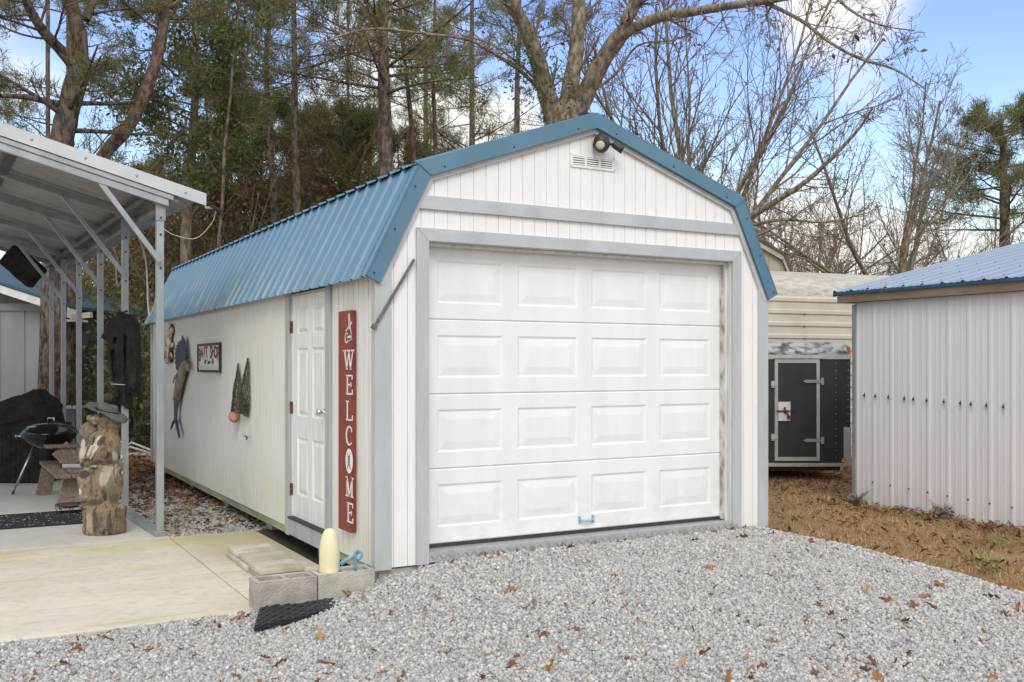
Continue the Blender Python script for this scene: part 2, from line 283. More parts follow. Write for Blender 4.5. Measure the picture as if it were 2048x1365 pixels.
class MB:
    def __init__(s): s.v = []; s.f = []; s.sm = []
    def add(s, vs, fs, smooth=False):
        o = len(s.v); s.v.extend([tuple(p) for p in vs]); s.f.extend([tuple(o+i for i in f) for f in fs]); s.sm.extend([smooth]*len(fs)); return s
    def box(s, x0, x1, y0, y1, z0, z1):
        return s.add([(x0, y0, z0), (x1, y0, z0), (x1, y1, z0), (x0, y1, z0), (x0, y0, z1), (x1, y0, z1), (x1, y1, z1), (x0, y1, z1)],
                     [(3, 2, 1, 0), (4, 5, 6, 7), (0, 1, 5, 4), (1, 2, 6, 5), (2, 3, 7, 6), (3, 0, 4, 7)])
    def bar(s, p0, p1, w, h, up=(0, 0, 1)):
        p0 = Vector(p0); p1 = Vector(p1); d = (p1-p0).normalized(); up = Vector(up)
        x = d.cross(up)
        if x.length < 1e-4: x = d.cross(Vector((0, 1, 0)))
        x.normalize(); y = x.cross(d).normalized(); vs = []
        for p in (p0, p1):
            for a, b in ((-1, -1), (1, -1), (1, 1), (-1, 1)): vs.append(p+x*(a*w/2)+y*(b*h/2))
        return s.add(vs, [(0, 1, 2, 3), (7, 6, 5, 4), (0, 4, 5, 1), (1, 5, 6, 2), (2, 6, 7, 3), (3, 7, 4, 0)])
    def tube(s, pts, rad, n=8, smooth=True, cap=True):
        pts = [Vector(p) for p in pts]; m = len(pts)
        if not hasattr(rad, '__len__'): rad = [rad]*m
        o = len(s.v); ref = None
        for i, p in enumerate(pts):
            d = (pts[min(i+1, m-1)]-pts[max(i-1, 0)])
            if d.length < 1e-9: d = Vector((0, 0, 1))
            d.normalize()
            if ref is None: ref = Vector((1, 0, 0)) if abs(d.x) < .8 else Vector((0, 1, 0))
            x = (ref-d*ref.dot(d)).normalized(); y = d.cross(x); ref = x; r = rad[i]
            for k in range(n):
                a = 6.2831853*k/n; q = p+x*(math.cos(a)*r)+y*(math.sin(a)*r); s.v.append((q.x, q.y, q.z))
        for i in range(m-1):
            for k in range(n):
                k2 = (k+1) % n; s.f.append((o+i*n+k, o+i*n+k2, o+(i+1)*n+k2, o+(i+1)*n+k)); s.sm.append(smooth)
        if cap:
            s.f.append(tuple(o+k for k in reversed(range(n)))); s.f.append(tuple(o+(m-1)*n+k for k in range(n))); s.sm += [False, False]
        return s
    def lathe(s, prof, c=(0, 0, 0), n=24, smooth=True, sq=(1, 1)):
        o = len(s.v); m = len(prof)
        for r, z in prof:
            for k in range(n):
                a = 6.2831853*k/n; s.v.append((c[0]+math.cos(a)*r*sq[0], c[1]+math.sin(a)*r*sq[1], c[2]+z))
        for i in range(m-1):
            for k in range(n):
                k2 = (k+1) % n; s.f.append((o+i*n+k, o+i*n+k2, o+(i+1)*n+k2, o+(i+1)*n+k)); s.sm.append(smooth)
        s.f.append(tuple(o+k for k in reversed(range(n)))); s.f.append(tuple(o+(m-1)*n+k for k in range(n))); s.sm += [smooth, smooth]
        return s
    def prism(s, poly, fn):
        """poly 2-D outline; fn(a,b,t) -> point, t in 0..1 across the thickness"""
        n = len(poly); vs = [fn(a, b, 0) for a, b in poly]+[fn(a, b, 1) for a, b in poly]
        return s.add(vs, [tuple(reversed(range(n))), tuple(range(n, 2*n))]+[(i, (i+1) % n, n+(i+1) % n, n+i) for i in range(n)])
    def ell(s, c, r, n=14, m=10, rot=None):
        vs = []; fs = []; c = Vector(c)
        for i in range(m+1):
            th = math.pi*i/m
            for k in range(n):
                a = 6.2831853*k/n; q = Vector((math.sin(th)*math.cos(a)*r[0], math.sin(th)*math.sin(a)*r[1], math.cos(th)*r[2]))
                if rot: q = rot @ q
                vs.append(c+q)
        for i in range(m):
            for k in range(n): fs.append((i*n+k, (i+1)*n+k, (i+1)*n+(k+1) % n, i*n+(k+1) % n))
        return s.add(vs, fs, True)
    def build(s, name, m, parent=None, off=None, bevel=0, fix=True):
        me = bpy.data.meshes.new(name)
        if off is not None:
            ox, oy, oz = off; vs = [(a-ox, b-oy, c-oz) for a, b, c in s.v]
        else: vs = s.v
        me.from_pydata(vs, [], s.f); me.polygons.foreach_set('use_smooth', s.sm)
        if fix:
            bm = bmesh.new(); bm.from_mesh(me); bmesh.ops.recalc_face_normals(bm, faces=bm.faces); bm.to_mesh(me); bm.free()
        me.update(); o = link(name, me, m, parent)
        if bevel:
            b = o.modifiers.new('bevel', 'BEVEL'); b.width = bevel; b.segments = 2; b.limit_method = 'ANGLE'; b.angle_limit = R(40)
        return o
def blob(o, voxel=.012, smooth=4, disp=0, size=.06, depth=2):
    r = o.modifiers.new('remesh', 'REMESH'); r.mode = 'VOXEL'; r.voxel_size = voxel; r.use_smooth_shade = True
    if smooth: q = o.modifiers.new('smooth', 'SMOOTH'); q.iterations = smooth; q.factor = .6
    if disp:
        t = bpy.data.textures.new('lumps', 'CLOUDS'); t.noise_scale = size; t.noise_depth = depth
        d = o.modifiers.new('displace', 'DISPLACE'); d.texture = t; d.strength = disp; d.mid_level = .5
    return o
def dup(root, loc, rz=0, label=None, scale=1.):
    r = root.copy(); COL.objects.link(r); r.location = loc; r.rotation_euler = (0, 0, rz); r.scale = (scale,)*3
    if label: r['label'] = label
    for ch in list(root.children):
        c = ch.copy(); COL.objects.link(c); c.parent = r
        for g in list(ch.children):
            d = g.copy(); COL.objects.link(d); d.parent = c
    return r
def text_mesh(txt, size, m, name, parent, mtx, sx=1., extrude=.001, bold=0.):
    cu = bpy.data.curves.new('t', 'FONT'); cu.body = txt; cu.size = size; cu.extrude = extrude; cu.offset = bold; cu.align_x = 'CENTER'; cu.align_y = 'CENTER'; cu.resolution_u = 3
    o = bpy.data.objects.new('t', cu); COL.objects.link(o); dg = bpy.context.evaluated_depsgraph_get()
    me = bpy.data.meshes.new_from_object(o.evaluated_get(dg)); bpy.data.objects.remove(o)
    me.transform(mtx @ Matrix.Diagonal((sx, 1, 1, 1))); me.materials.clear()
    return link(name, me, m, parent)
def sstep(a, b, x):
    t = np.clip((x-a)/(b-a), 0, 1); return t*t*(3-2*t)
# ================================================================== GROUND
def ground_h(x, y):
    x = np.asarray(x, float); y = np.asarray(y, float)
    h = -.185+.055*sstep(3.2, 4.2, x)*sstep(9, 2, y)-.02*sstep(4, 6, x)*sstep(0, -3, y)
    far = np.sqrt((x-1)**2+(y-3)**2)
    h = h+.06*np.sin(x*.21+1)*np.cos(y*.17)*sstep(12, 30, far)
    return h
def edge_x(y): return 3.57+.28*sstep(.4, -1.5, y)+.12*sstep(-1, -4, y)
def gravel_h(x, y):
    x = np.asarray(x, float); y = np.asarray(y, float)
    e = edge_x(y)
    h = -.178+.196*sstep(-.75, .70, x)*sstep(-3.4, .0, y)
    h = np.where(((x < -.02) & (y > -.06)) | (y > .03), np.minimum(h, -.183), h)
    h = h-.16*sstep(e-.30, e+.14, x)
    h = h+.008*np.sin(x*4.1+y*2.3)*np.sin(y*5.2-x*1.3)
    return h
def grid(name, xs, ys, hf, m):
    X, Y = np.meshgrid(xs, ys); Z = hf(X, Y); V = np.stack([X, Y, Z], -1).reshape(-1, 3)
    nx, ny = len(xs), len(ys); i = np.arange(nx-1); j = np.arange(ny-1); I, J = np.meshgrid(i, j); b = (J*nx+I).ravel()
    return link(name, npmesh(name, V, np.stack([b, b+1, b+nx+1, b+nx], 1), None, True), m)
xs = np.concatenate([[-400, -200, -100], np.arange(-60, 60, 1.5), [60, 100, 200, 400]])
tag(grid('ground', xs, xs, ground_h, M['ground']), kind='structure')
g = grid('gravel_drive', np.arange(-6, 4.61, .1), np.append(np.arange(-7, -.05, .1), [0.0, .02]), gravel_h, M['bed']); tag(g, kind='structure')
g = grid('gravel_path', np.arange(-.95, .46, .1), np.arange(2.9, 9.6, .1), lambda x, y: gravel_h(x, y)-0*x+.006, M['bed']); tag(g, kind='structure')

tag(grid('shaded_soil', np.arange(-.05, 3.5, .1), np.arange(.05, 8.8, .1), lambda x, y: -.172+.012*np.sin(x*9)*np.sin(y*7)+0*x, M['shaded_soil']), kind='structure')  # sheet under the floor; its dark colour stands in for the shed's shade
# ================================================================== GARAGE SHED
SW, SL = 3.516, 8.68
shed = thing('garage_shed', 'white gambrel shed with blue metal roof and a big white roll-up door', 'shed')
PROF = [(-.09, 1.977), (.303, 2.771), (SW/2, 3.285), (SW-.303, 2.771), (SW+.09, 1.977)]
def inset(prof, d):
    out = []
    for i, p in enumerate(prof):
        def nrm(a, b):
            t = Vector((b[0]-a[0], b[1]-a[1])).normalized(); return Vector((t.y, -t.x))
        P = Vector(p)
        if i == 0: q = P+nrm(prof[0], prof[1])*d
        elif i == len(prof)-1: q = P+nrm(prof[-2], prof[-1])*d
        else:
            n1, n2 = nrm(prof[i-1], p), nrm(p, prof[i+1]); b = (n1+n2).normalized(); q = P+b*(d/b.dot(n1))
        out.append((q.x, q.y))
    return out
def prof_z(prof, x):
    for (a, b), (c, d) in zip(prof, prof[1:]):
        if a <= x <= c: return b+(d-b)*(x-a)/(c-a)
    return 0
IN1 = inset(PROF, .100); IN2 = inset(PROF, .138)
IX = .3763
# front siding: separate boards with real grooves between them
fw = MB(); bk = MB(); pitch = .1016; x = .02
cuts = [IN2[1][0], SW/2, IN2[3][0]]
while x < SW-.02:
    a, b = x+.0024, min(x+pitch-.0024, SW-.02); c = (a+b)/2
    z0 = 0 if (c < .34 or c > SW-.34) else 2.25
    pts = [a]+[q for q in cuts if a < q < b]+[b]
    poly = [(a, z0), (b, z0)]+[(q, prof_z(PROF, q)-.10) for q in reversed(pts)]
    fw.prism(poly, lambda u, v, t: (u, t*.012, v)); x += pitch
fw.build('front_wall', M['front'], shed)
for x0, x1 in ((.0, IX+.01), (SW-IX-.01, SW)): bk.box(x0+.004, x1, .008, .016, .0, 2.0)
for x0, x1 in ((.303, SW/2), (SW/2, SW-.303)):
    bk.prism([(x0, 2.24), (x1, 2.24), (x1, prof_z(PROF, x1)-.11), (x0, prof_z(PROF, x0)-.11)], lambda u, v, t: (u, .005+t*.01, v))
for x0, x1, s in ((.004, .303, 1), (SW-.303, SW-.004, -1)):
    bk.prism([(x0, 1.99), (x1, 1.99), (x1, prof_z(PROF, x1)-.11), (x0, prof_z(PROF, x0)-.11)], lambda u, v, t: (u, .0055+t*.01, v))
bk.build('wall_backing', M['groove'], shed)
sw_ = MB(); y = .05; DY0, DY1 = .985, 1.97
k = 0
while y < SL:
    a, b = y+.004, min(y+pitch-.004, SL); c = (a+b)/2
    z0 = 1.975 if DY0-.04 < c < DY1+.03 else 0
    if b > a: sw_.box(0, .012, a, b, z0, 2.12)
    y += pitch
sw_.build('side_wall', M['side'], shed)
sb = MB(); sb.box(.008, .02, .02, DY0-.02, 0, 2.11); sb.box(.008, .02, DY1+.02, SL, 0, 2.11); sb.box(.008, .02, DY0-.02, DY1+.02, 1.98, 2.11)
sb.build('side_wall_backing', M['groove'], shed)
bw = MB(); bw.box(SW-.02, SW, .03, SL, 0, 2.12); bw.prism([(0, 0), (SW, 0), (SW, 2.1), (SW-.36, 2.66), (SW/2, 3.17), (.36, 2.66), (0, 2.1)], lambda u, v, t: (u, SL-.03+t*.03, v))
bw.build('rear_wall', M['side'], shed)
fl = MB(); fl.box(.014, SW-.01, .21, SL-.01, -.07, .0); fl.build('floor_frame', mat('olive_rim_board', (.36, .37, .27), (.22, .23, .15), 4, (3, .6, 3), .85), shed)
# ribbed roof
def rib_profile(length, pitch=.2286, h=.019, minor=True, y0=0.):
    out = []; y = y0
    while y < y0+length:
        for dy, hh in ((0, 0), (.012, h), (.040, h), (.052, 0), (.105, 0), (.111, .004), (.121, .004), (.127, 0), (.165, 0), (.171, .004), (.181, .004), (.187, 0)):
            if y+dy < y0+length: out.append((y+dy, hh))
        y += pitch
    out.append((y0+length, 0)); return out
def rib_sheet(mb, p0, p1, axis, prof, th=.0):
    """ribs run from p0 to p1; profile runs along axis; ribs rise along the sheet's normal"""
    p0, p1, axis = Vector(p0), Vector(p1), Vector(axis).normalized(); d = (p1-p0).normalized(); n = axis.cross(d).normalized()
    if n.z < 0: n = -n
    vs = []; m = len(prof)
    for p in (p0, p1):
        for s, h in prof: vs.append(p+axis*s+n*h)
    mb.add(vs, [(i, i+1, m+i+1, m+i) for i in range(m-1)])
RL = SL+.085
rp = rib_profile(RL)
ro = MB()
(e0, b0, pk, b1, e1) = PROF
rib_sheet(ro, (e0[0], -.03, e0[1]-.012), (b0[0]+.004, -.03, b0[1]-.012), (0, 1, 0), rp)
o = ro.build('lower_roof_panel', M['bluew'], shed, fix=False); q = o.modifiers.new('solid', 'SOLIDIFY'); q.thickness = .003
ro = MB(); dx = .03
rib_sheet(ro, (b0[0]-dx, -.03, b0[1]-dx*.353+.002), (pk[0], -.03, pk[1]-.006), (0, 1, 0), rp)
rib_sheet(ro, (b1[0]+dx, -.03, b1[1]-dx*.353+.002), (pk[0], -.03, pk[1]-.006), (0, 1, 0), rp)
rib_sheet(ro, (e1[0], -.03, e1[1]-.012), (b1[0]-.004, -.03, b1[1]-.012), (0, 1, 0), rp)
o = ro.build('upper_roof_panel', M['blue'], shed, fix=False); q = o.modifiers.new('solid', 'SOLIDIFY'); q.thickness = .003
rc = MB()
for s in (-1, 1): rc.bar((pk[0]+s*.08, .0, pk[1]-.012), (pk[0]+s*.08, RL-.05, pk[1]-.012), .17, .012, (s*.333, 0, .94))
rc.build('ridge_cap', M['blue'], shed)
cl = MB()
for s in (-1, 1): cl.box(pk[0]+s*.05-.05, pk[0]+s*.05+.05, -.01, .05, pk[1]-.03, pk[1]+.012)
cl.build('ridge_closure', M['black'], shed)
# blue rake trim (front face and the flange that laps over the roof)
rt = MB(); IN0 = inset(PROF, .102)
def rake(a, b, ia, ib, y0, y1): rt.prism([a, b, ib, ia], lambda u, v, t: (u, y0+(y1-y0)*t, v))
ext = lambda p, q, d: (p[0]+(p[0]-q[0])/math.hypot(p[0]-q[0], p[1]-q[1])*d, p[1]+(p[1]-q[1])/math.hypot(p[0]-q[0], p[1]-q[1])*d)
rake(e0, b0, IN0[0], IN0[1], -.052, -.028); rake(b1, e1, IN0[3], IN0[4], -.052, -.028)
rake(ext(b0, pk, .028), pk, ext(IN0[1], IN0[2], .0), IN0[2], -.060, -.030); rake(pk, ext(b1, pk, .028), IN0[2], ext(IN0[3], IN0[2], .0), -.060, -.030)
for p, q_ in ((e0, b0), (ext(b0, pk, .03), pk), (pk, ext(b1, pk, .03)), (b1, e1)):
    t = Vector((q_[0]-p[0], 0, q_[1]-p[1])).normalized(); n = Vector((-t.z, 0, t.x))
    A = Vector((p[0], -.052, p[1]))+n*.010; B = Vector((q_[0], -.052, q_[1]))+n*.010
    rt.add([A, B, B+Vector((0, .12, 0)), A+Vector((0, .12, 0)), A-n*.012, B-n*.012, B-n*.012+Vector((0, .12, 0)), A-n*.012+Vector((0, .12, 0))], [(0, 1, 2, 3), (7, 6, 5, 4), (0, 4, 5, 1), (1, 5, 6, 2), (2, 6, 7, 3), (3, 7, 4, 0)])
rt.build('rake_trim', M['blue'], shed)
sc = MB()
for (p, q_) in ((e0, b0), (b0, pk), (pk, b1), (b1, e1)):
    for f in (.12, .5, .88):
        c = Vector((p[0]+(q_[0]-p[0])*f, -.062, p[1]+(q_[1]-p[1])*f-.075)); sc = MB(); sc.ell(c, (.007, .005, .007), 8, 6); sc.build('trim_screw', M['rubber'], shed)
gt = MB()
for i in range(4): gt.prism([IN0[i], IN0[i+1], IN2[i+1], IN2[i]], lambda u, v, t: (u, -.026+.026*t, v))
gt.build('fascia_board', M['fasc'], shed)
# grey boards
tb = MB()
tb.box(-.022, .098, -.022, -.001, -.01, 2.06); tb.build('corner_trim', M['trimv'], shed, bevel=.003)
tb = MB(); tb.box(SW-.085, SW+.018, -.022, -.001, -.01, 2.06); tb.build('corner_trim', M['trimv'], shed, bevel=.003)
tb = MB(); tb.box(-.022, -.001, .0, .052, -.01, 2.09); tb.build('side_corner_trim', M['trimv'], shed, bevel=.003)
tb = MB(); tb.box(-.02, -.001, SL-.09, SL, 0, 2.1); tb.build('side_corner_trim', M['trimv'], shed, bevel=.003)
db = MB(); db.prism([(.283, .0), (IX, .0), (IX, 2.238), (.283, 2.328)], lambda u, v, t: (u, -.024+.022*t, v)); db.build('door_trim', M['trimv'], shed, bevel=.002)
db = MB(); db.prism([(SW-.283, .0), (SW-IX, .0), (SW-IX, 2.238), (SW-.283, 2.328)], lambda u, v, t: (u, -.024+.022*t, v))
db.build('door_trim', M['trimv'], shed, bevel=.002)
hb = MB(); hb.prism([(.2845, 2.328), (SW-.2845, 2.328), (SW-IX, 2.2395), (IX, 2.2395)], lambda u, v, t: (u, -.024+.022*t, v)); hb.build('door_header', M['trim'], shed, bevel=.002)
bb = MB(); zz0, zz1 = 2.459, 2.553
xa = lambda z: IN2[0][0]+(IN2[1][0]-IN2[0][0])*(z-IN2[0][1])/(IN2[1][1]-IN2[0][1])
bb.prism([(xa(zz0), zz0), (SW-xa(zz0), zz0), (SW-xa(zz1), zz1), (xa(zz1), zz1)], lambda u, v, t: (u, -.024+.022*t, v)); bb.build('gable_band', M['trim'], shed, bevel=.002)
# garage door
mb = MB(); mb.box(IX, SW-IX, .136, .17, .11, 2.236); gd = mb.build('garage_door', M['doorw'], shed)
jm = MB(); jm.box(IX-.03, IX+.0, -.001, .16, .02, 2.24); jm.box(SW-IX, SW-IX+.03, -.001, .16, .02, 2.24); jm.box(IX, SW-IX, -.001, .16, 2.239, 2.27)
jm.box(IX+.002, IX+.018, .05, .075, .07, 2.235); jm.box(SW-IX-.018, SW-IX-.002, .05, .075, .07, 2.235); jm.box(IX+.02, SW-IX-.02, .05, .075, 2.215, 2.236); jm.build('door_jamb', M['jamb'], shed)
ml = MB(); ml.box(SW-IX-.0225, SW-IX-.0185, .06, .118, .09, 2.1); ml.build('mouldy_seal', mat('mouldy_seal', (.62, .62, .58), (.26, .27, .18), 16, (1, 1, .5), .9, lo=.45, hi=.65), shed)
DYF = .12
def panel_face(mb, x0, x1, z0, z1, px, pz, P, step=.014, bev=.06, dep=.0075):
    """flat face with raised panels; P(u, depth, v) -> point"""
    xs = sorted([x0, x1]+[q for p in px for q in p]); zs = sorted([z0, z1]+[q for p in pz for q in p])
    for i in range(len(xs)-1):
        for j in range(len(zs)-1):
            a, b, c, d = xs[i], xs[i+1], zs[j], zs[j+1]
            isp = any(abs(a-p[0]) < 1e-6 for p in px) and any(abs(c-p[0]) < 1e-6 for p in pz)
            if not isp: mb.add([P(a, 0, c), P(b, 0, c), P(b, 0, d), P(a, 0, d)], [(0, 1, 2, 3)]); continue
            rings = []
            for ins, dp in ((0, 0), (step, dep), (step+.006, dep), (step+bev, .001)):
                rings += [P(a+ins, dp, c+ins), P(b-ins, dp, c+ins), P(b-ins, dp, d-ins), P(a+ins, dp, d-ins)]
            fs = [(12, 13, 14, 15)]
            for r in range(3):
                for q in range(4): fs.append((r*4+q, r*4+(q+1) % 4, (r+1)*4+(q+1) % 4, (r+1)*4+q))
            mb.add(rings, fs)
zs = [.108, .640, 1.172, 1.704, 2.236]
for i in range(4):
    mb = MB(); z0, z1 = zs[i]+.0014, zs[i+1]-.0014
    px = [(SW/2+c-.265, SW/2+c+.265) for c in (-.99, -.33, .33, .99)]
    pz = [(z0+.115, z0+.115+.305)]
    panel_face(mb, IX+.001, SW-IX-.001, z0+.008, z1-.008, px, pz, lambda u, d, v: (u, DYF+d, v))
    X0, X1 = IX+.001, SW-IX-.001
    mb.add([(X0, DYF, z0+.008), (X1, DYF, z0+.008), (X1, DYF+.006, z0), (X0, DYF+.006, z0), (X0, DYF+.04, z0), (X1, DYF+.04, z0)], [(0, 1, 2, 3), (3, 2, 5, 4)])
    mb.add([(X0, DYF, z1-.008), (X1, DYF, z1-.008), (X1, DYF+.006, z1), (X0, DYF+.006, z1), (X0, DYF+.04, z1), (X1, DYF+.04, z1)], [(0, 1, 2, 3), (3, 2, 5, 4)])
    mb.build('door_section', M['doorw'], gd)
mb = MB(); mb.box(IX, SW-IX, DYF+.006, DYF+.0155, .082, .112); mb.build('bottom_seal', M['rubber'], gd)
mb = MB()
for s in (-1, 1): mb.box(1.772+s*.062-.012, 1.772+s*.062+.012, DYF-.006, DYF, .155, .215)
mb.tube([(1.71, DYF-.006, .188), (1.725, DYF-.032, .184), (1.772, DYF-.038, .182), (1.819, DYF-.032, .184), (1.834, DYF-.006, .188)], [.007, .009, .0125, .009, .007], 8)
hd = mb.build('pull_handle', M['bluep'], gd)
for s in (-1, 1):
    for z in (.168, .202): mb = MB(); mb.ell((1.772+s*.062, DYF-.007, z), (.004, .003, .004), 8, 6); mb.build('handle_screw', M['rubber'], gd)
th = MB(); th.box(IX-.0, SW-IX, -.03, .17, .012, .080); th.build('door_sill', M['dia'], shed)
tr = MB(); x = IX+.02; k = 0
while x < SW-IX-.02:                                                   # diamond plate pattern, raised bars on face and top
    s = 1 if k % 2 else -1
    tr.bar((x-.012, -.0315, .047-s*.015), (x+.012, -.0315, .047+s*.015), .004, .004, (0, 1, 0))
    for yy in (-.01, .03, .07): tr.bar((x-.012, yy-s*.012, .0805), (x+.012, yy+s*.012, .0805), .004, .003)
    x += .034; k += 1
tr.build('sill_tread', M['steel'], shed)
cb = MB(); cb.box(IX-.03, SW-IX+.03, -.02, .16, -.12, -.002); cb.box(.02, .40, .02, .16, -.14, -.012); cb.box(SW-.4, SW-.02, .02, .16, -.14, -.012); cb.build('foundation', M['cmup'], shed)
for yy in (.25, 1.35, 2.9, 4.6, 6.4, 8.2):
    pb = MB(); pb.box(.10, .50, yy, yy+.2, -.26, -.062); pb.build('pier', M['cmu'], shed, bevel=.006)
mb = MB(); mb.box(.20, .30, .2, SL-.05, -.24, -.071); mb.build('skid', M['wood'], shed)
# vent
mb = MB(); VX0, VX1, VZ0, VZ1 = 1.550, 1.955, 2.872, 2.975
fz0, fz1 = VZ0+.018, VZ1-.018; grp = [(VX0+.018+i*.127, VX0+.018+i*.127+.108) for i in range(3)]
mb.box(VX0, VX1, -.010, -.002, VZ0, fz0); mb.box(VX0, VX1, -.010, -.002, fz1, VZ1)
xsb = [VX0]+[q for p in grp for q in p]+[VX1]
for i in range(0, 8, 2): mb.box(xsb[i], xsb[i+1], -.010, -.002, fz0, fz1)
for p in grp:
    for j in range(4):
        z = fz0+(fz1-fz0)*(j+.5)/4; mb.box(p[0], p[1], -.012, -.004, z-.0045, z+.0045)
vt = mb.build('gable_vent', M['front'], shed)
mb = MB(); mb.box(VX0+.012, VX1-.012, -.0015, .0005, VZ0+.01, VZ1-.01); mb.build('vent_mesh', mat('vent_screen', (.10, .10, .10)), vt)
for x in (VX0+.008, SW/2, VX1-.008):
    for z in (VZ0+.008, VZ1-.008): mb = MB(); mb.ell((x, -.011, z), (.0035, .003, .0035), 6, 4); mb.build('vent_screw', M['rubber'], vt)
# side door
mb = MB(); y0, y1 = 1.016, 1.9375; ym = (y0+y1)/2
px = [(y0+.125, ym-.055), (ym+.055, y1-.125)]; pz = [(.30, .78), (.955, 1.52), (1.635, 1.865)]
panel_face(mb, y0, y1, .107, 1.958, px, pz, lambda u, d, v: (.012+d, u, v), .012, .034, .012)
mb.box(.030, .045, y0, y1, .107, 1.958); sd = mb.build('side_door', M['doors'], shed)
sdm = mat('grey_door_casing', (.44, .455, .47), (.36, .37, .385), 4, (3, 3, .5), .7, bump=.3, bscale=55)
mb = MB(); mb.box(-.024, -.001, .905, 1.008, -.005, 1.995); mb.box(-.024, -.001, 1.945, 2.05, -.06, 1.995); mb.box(-.026, -.001, .93, 2.03, 1.9955, 2.05); mb.build('door_casing', sdm, sd, bevel=.003)
mb = MB(); mb.box(-.028, -.001, 1.009, 1.944, -.045, .088); mb.build('sill_board', sdm, sd, bevel=.003)
mb = MB(); mb.box(-.035, .04, 1.012, 1.942, .0885, .104); mb.build('threshold', M['rubber'], sd)
mb = MB(); mb.box(.0, .05, 1.008, 1.0125, .09, 1.975); mb.box(.0, .05, 1.9405, 1.9445, .09, 1.975); mb.box(.0, .05, 1.013, 1.94, 1.962, 1.994); mb.build('door_frame', M['jamb'], sd)
for z in (.33, 1.02, 1.70): mb = MB(); mb.box(-.014, .012, 1.9365, 1.9445, z-.05, z+.05); mb.build('hinge', M['rust'], sd)
K = Vector((.012, 1.09, 1.015))
lv = MB(); lv.lathe([(.033, 0), (.033, .004), (.026, .010), (.012, .014), (.011, .034), (.020, .040), (.026, .052), (.026, .062), (.020, .068), (.004, .070)], (0, 0, 0), 18)
rot = Matrix.Rotation(R(-90), 4, 'Y'); lv.v = [tuple((rot @ Vector(p))+K) for p in lv.v]; lv.build('door_knob', M['chrome'], sd)
# ------------------------------------------------------------------ floodlight on the gable
fl = thing('floodlight', 'black round security floodlight with a small side lamp under the gable peak', 'security light', (1.784, -.03, 3.06))
def at_local(prof, c, d, n=18):
    t = MB(); t.lathe(prof, (0, 0, 0), n); q = Vector((0, 0, 1)).rotation_difference(Vector(d).normalized()); t.v = [tuple(q @ Vector(p)+Vector(c)) for p in t.v]; return t
at_local([(.035, 0), (.035, .02), (.02, .03)], (0, .026, 0), (0, -1, 0)).build('wall_plate', M['black'], fl)
t = MB(); t.ell((0, -.045, 0), (.066, .060, .074)); t.lathe([(.016, .07), (.016, .082)], (0, -.045, 0), 10); t.build('lamp_body', M['black'], fl)
dv = Vector((-.62, -.70, -.36)); at_local([(.040, 0), (.043, .038), (.040, .042), (.034, .036)], (-.022, -.068, -.016), dv).build('lamp_bezel', M['black'], fl)
at_local([(.034, 0), (.035, .036), (.015, .040)], (-.023, -.069, -.016), dv).build('lamp_lens', M['lens'], fl)
t = MB(); t.tube([(.05, -.05, .0), (.095, -.06, .0), (.12, -.07, -.01)], .011, 8); t.build('side_arm', M['black'], fl)
at_local([(.020, -.04), (.027, -.03), (.029, .03), (.031, .05)], (.125, -.075, -.02), (.72, -.4, -.55)).build('side_lamp', M['black'], fl)
at_local([(.027, .048), (.027, .0525)], (.125, -.075, -.02), (.72, -.4, -.55)).build('side_lens', M['lens'], fl)
# ------------------------------------------------------------------ metal strut leaning on the corner
st = MB(); st.bar((.262, -.026, 2.105), (-.035, -.034, 1.63), .020, .008, (0, 1, 0)); st.bar((-.028, -.034, 1.648), (-.046, -.034, 1.622), .032, .016, (0, 1, 0))
o = st.build('metal_strut', mat('dark_strut', (.20, .205, .20), (.12, .12, .115), 30, rough=.5, metal=.5), None, (.1, -.03, 1.85)); o.location = (.1, -.03, 1.85); tag(o, 'thin grey metal strut slanting across the shed corner beside the red sign', 'strut')

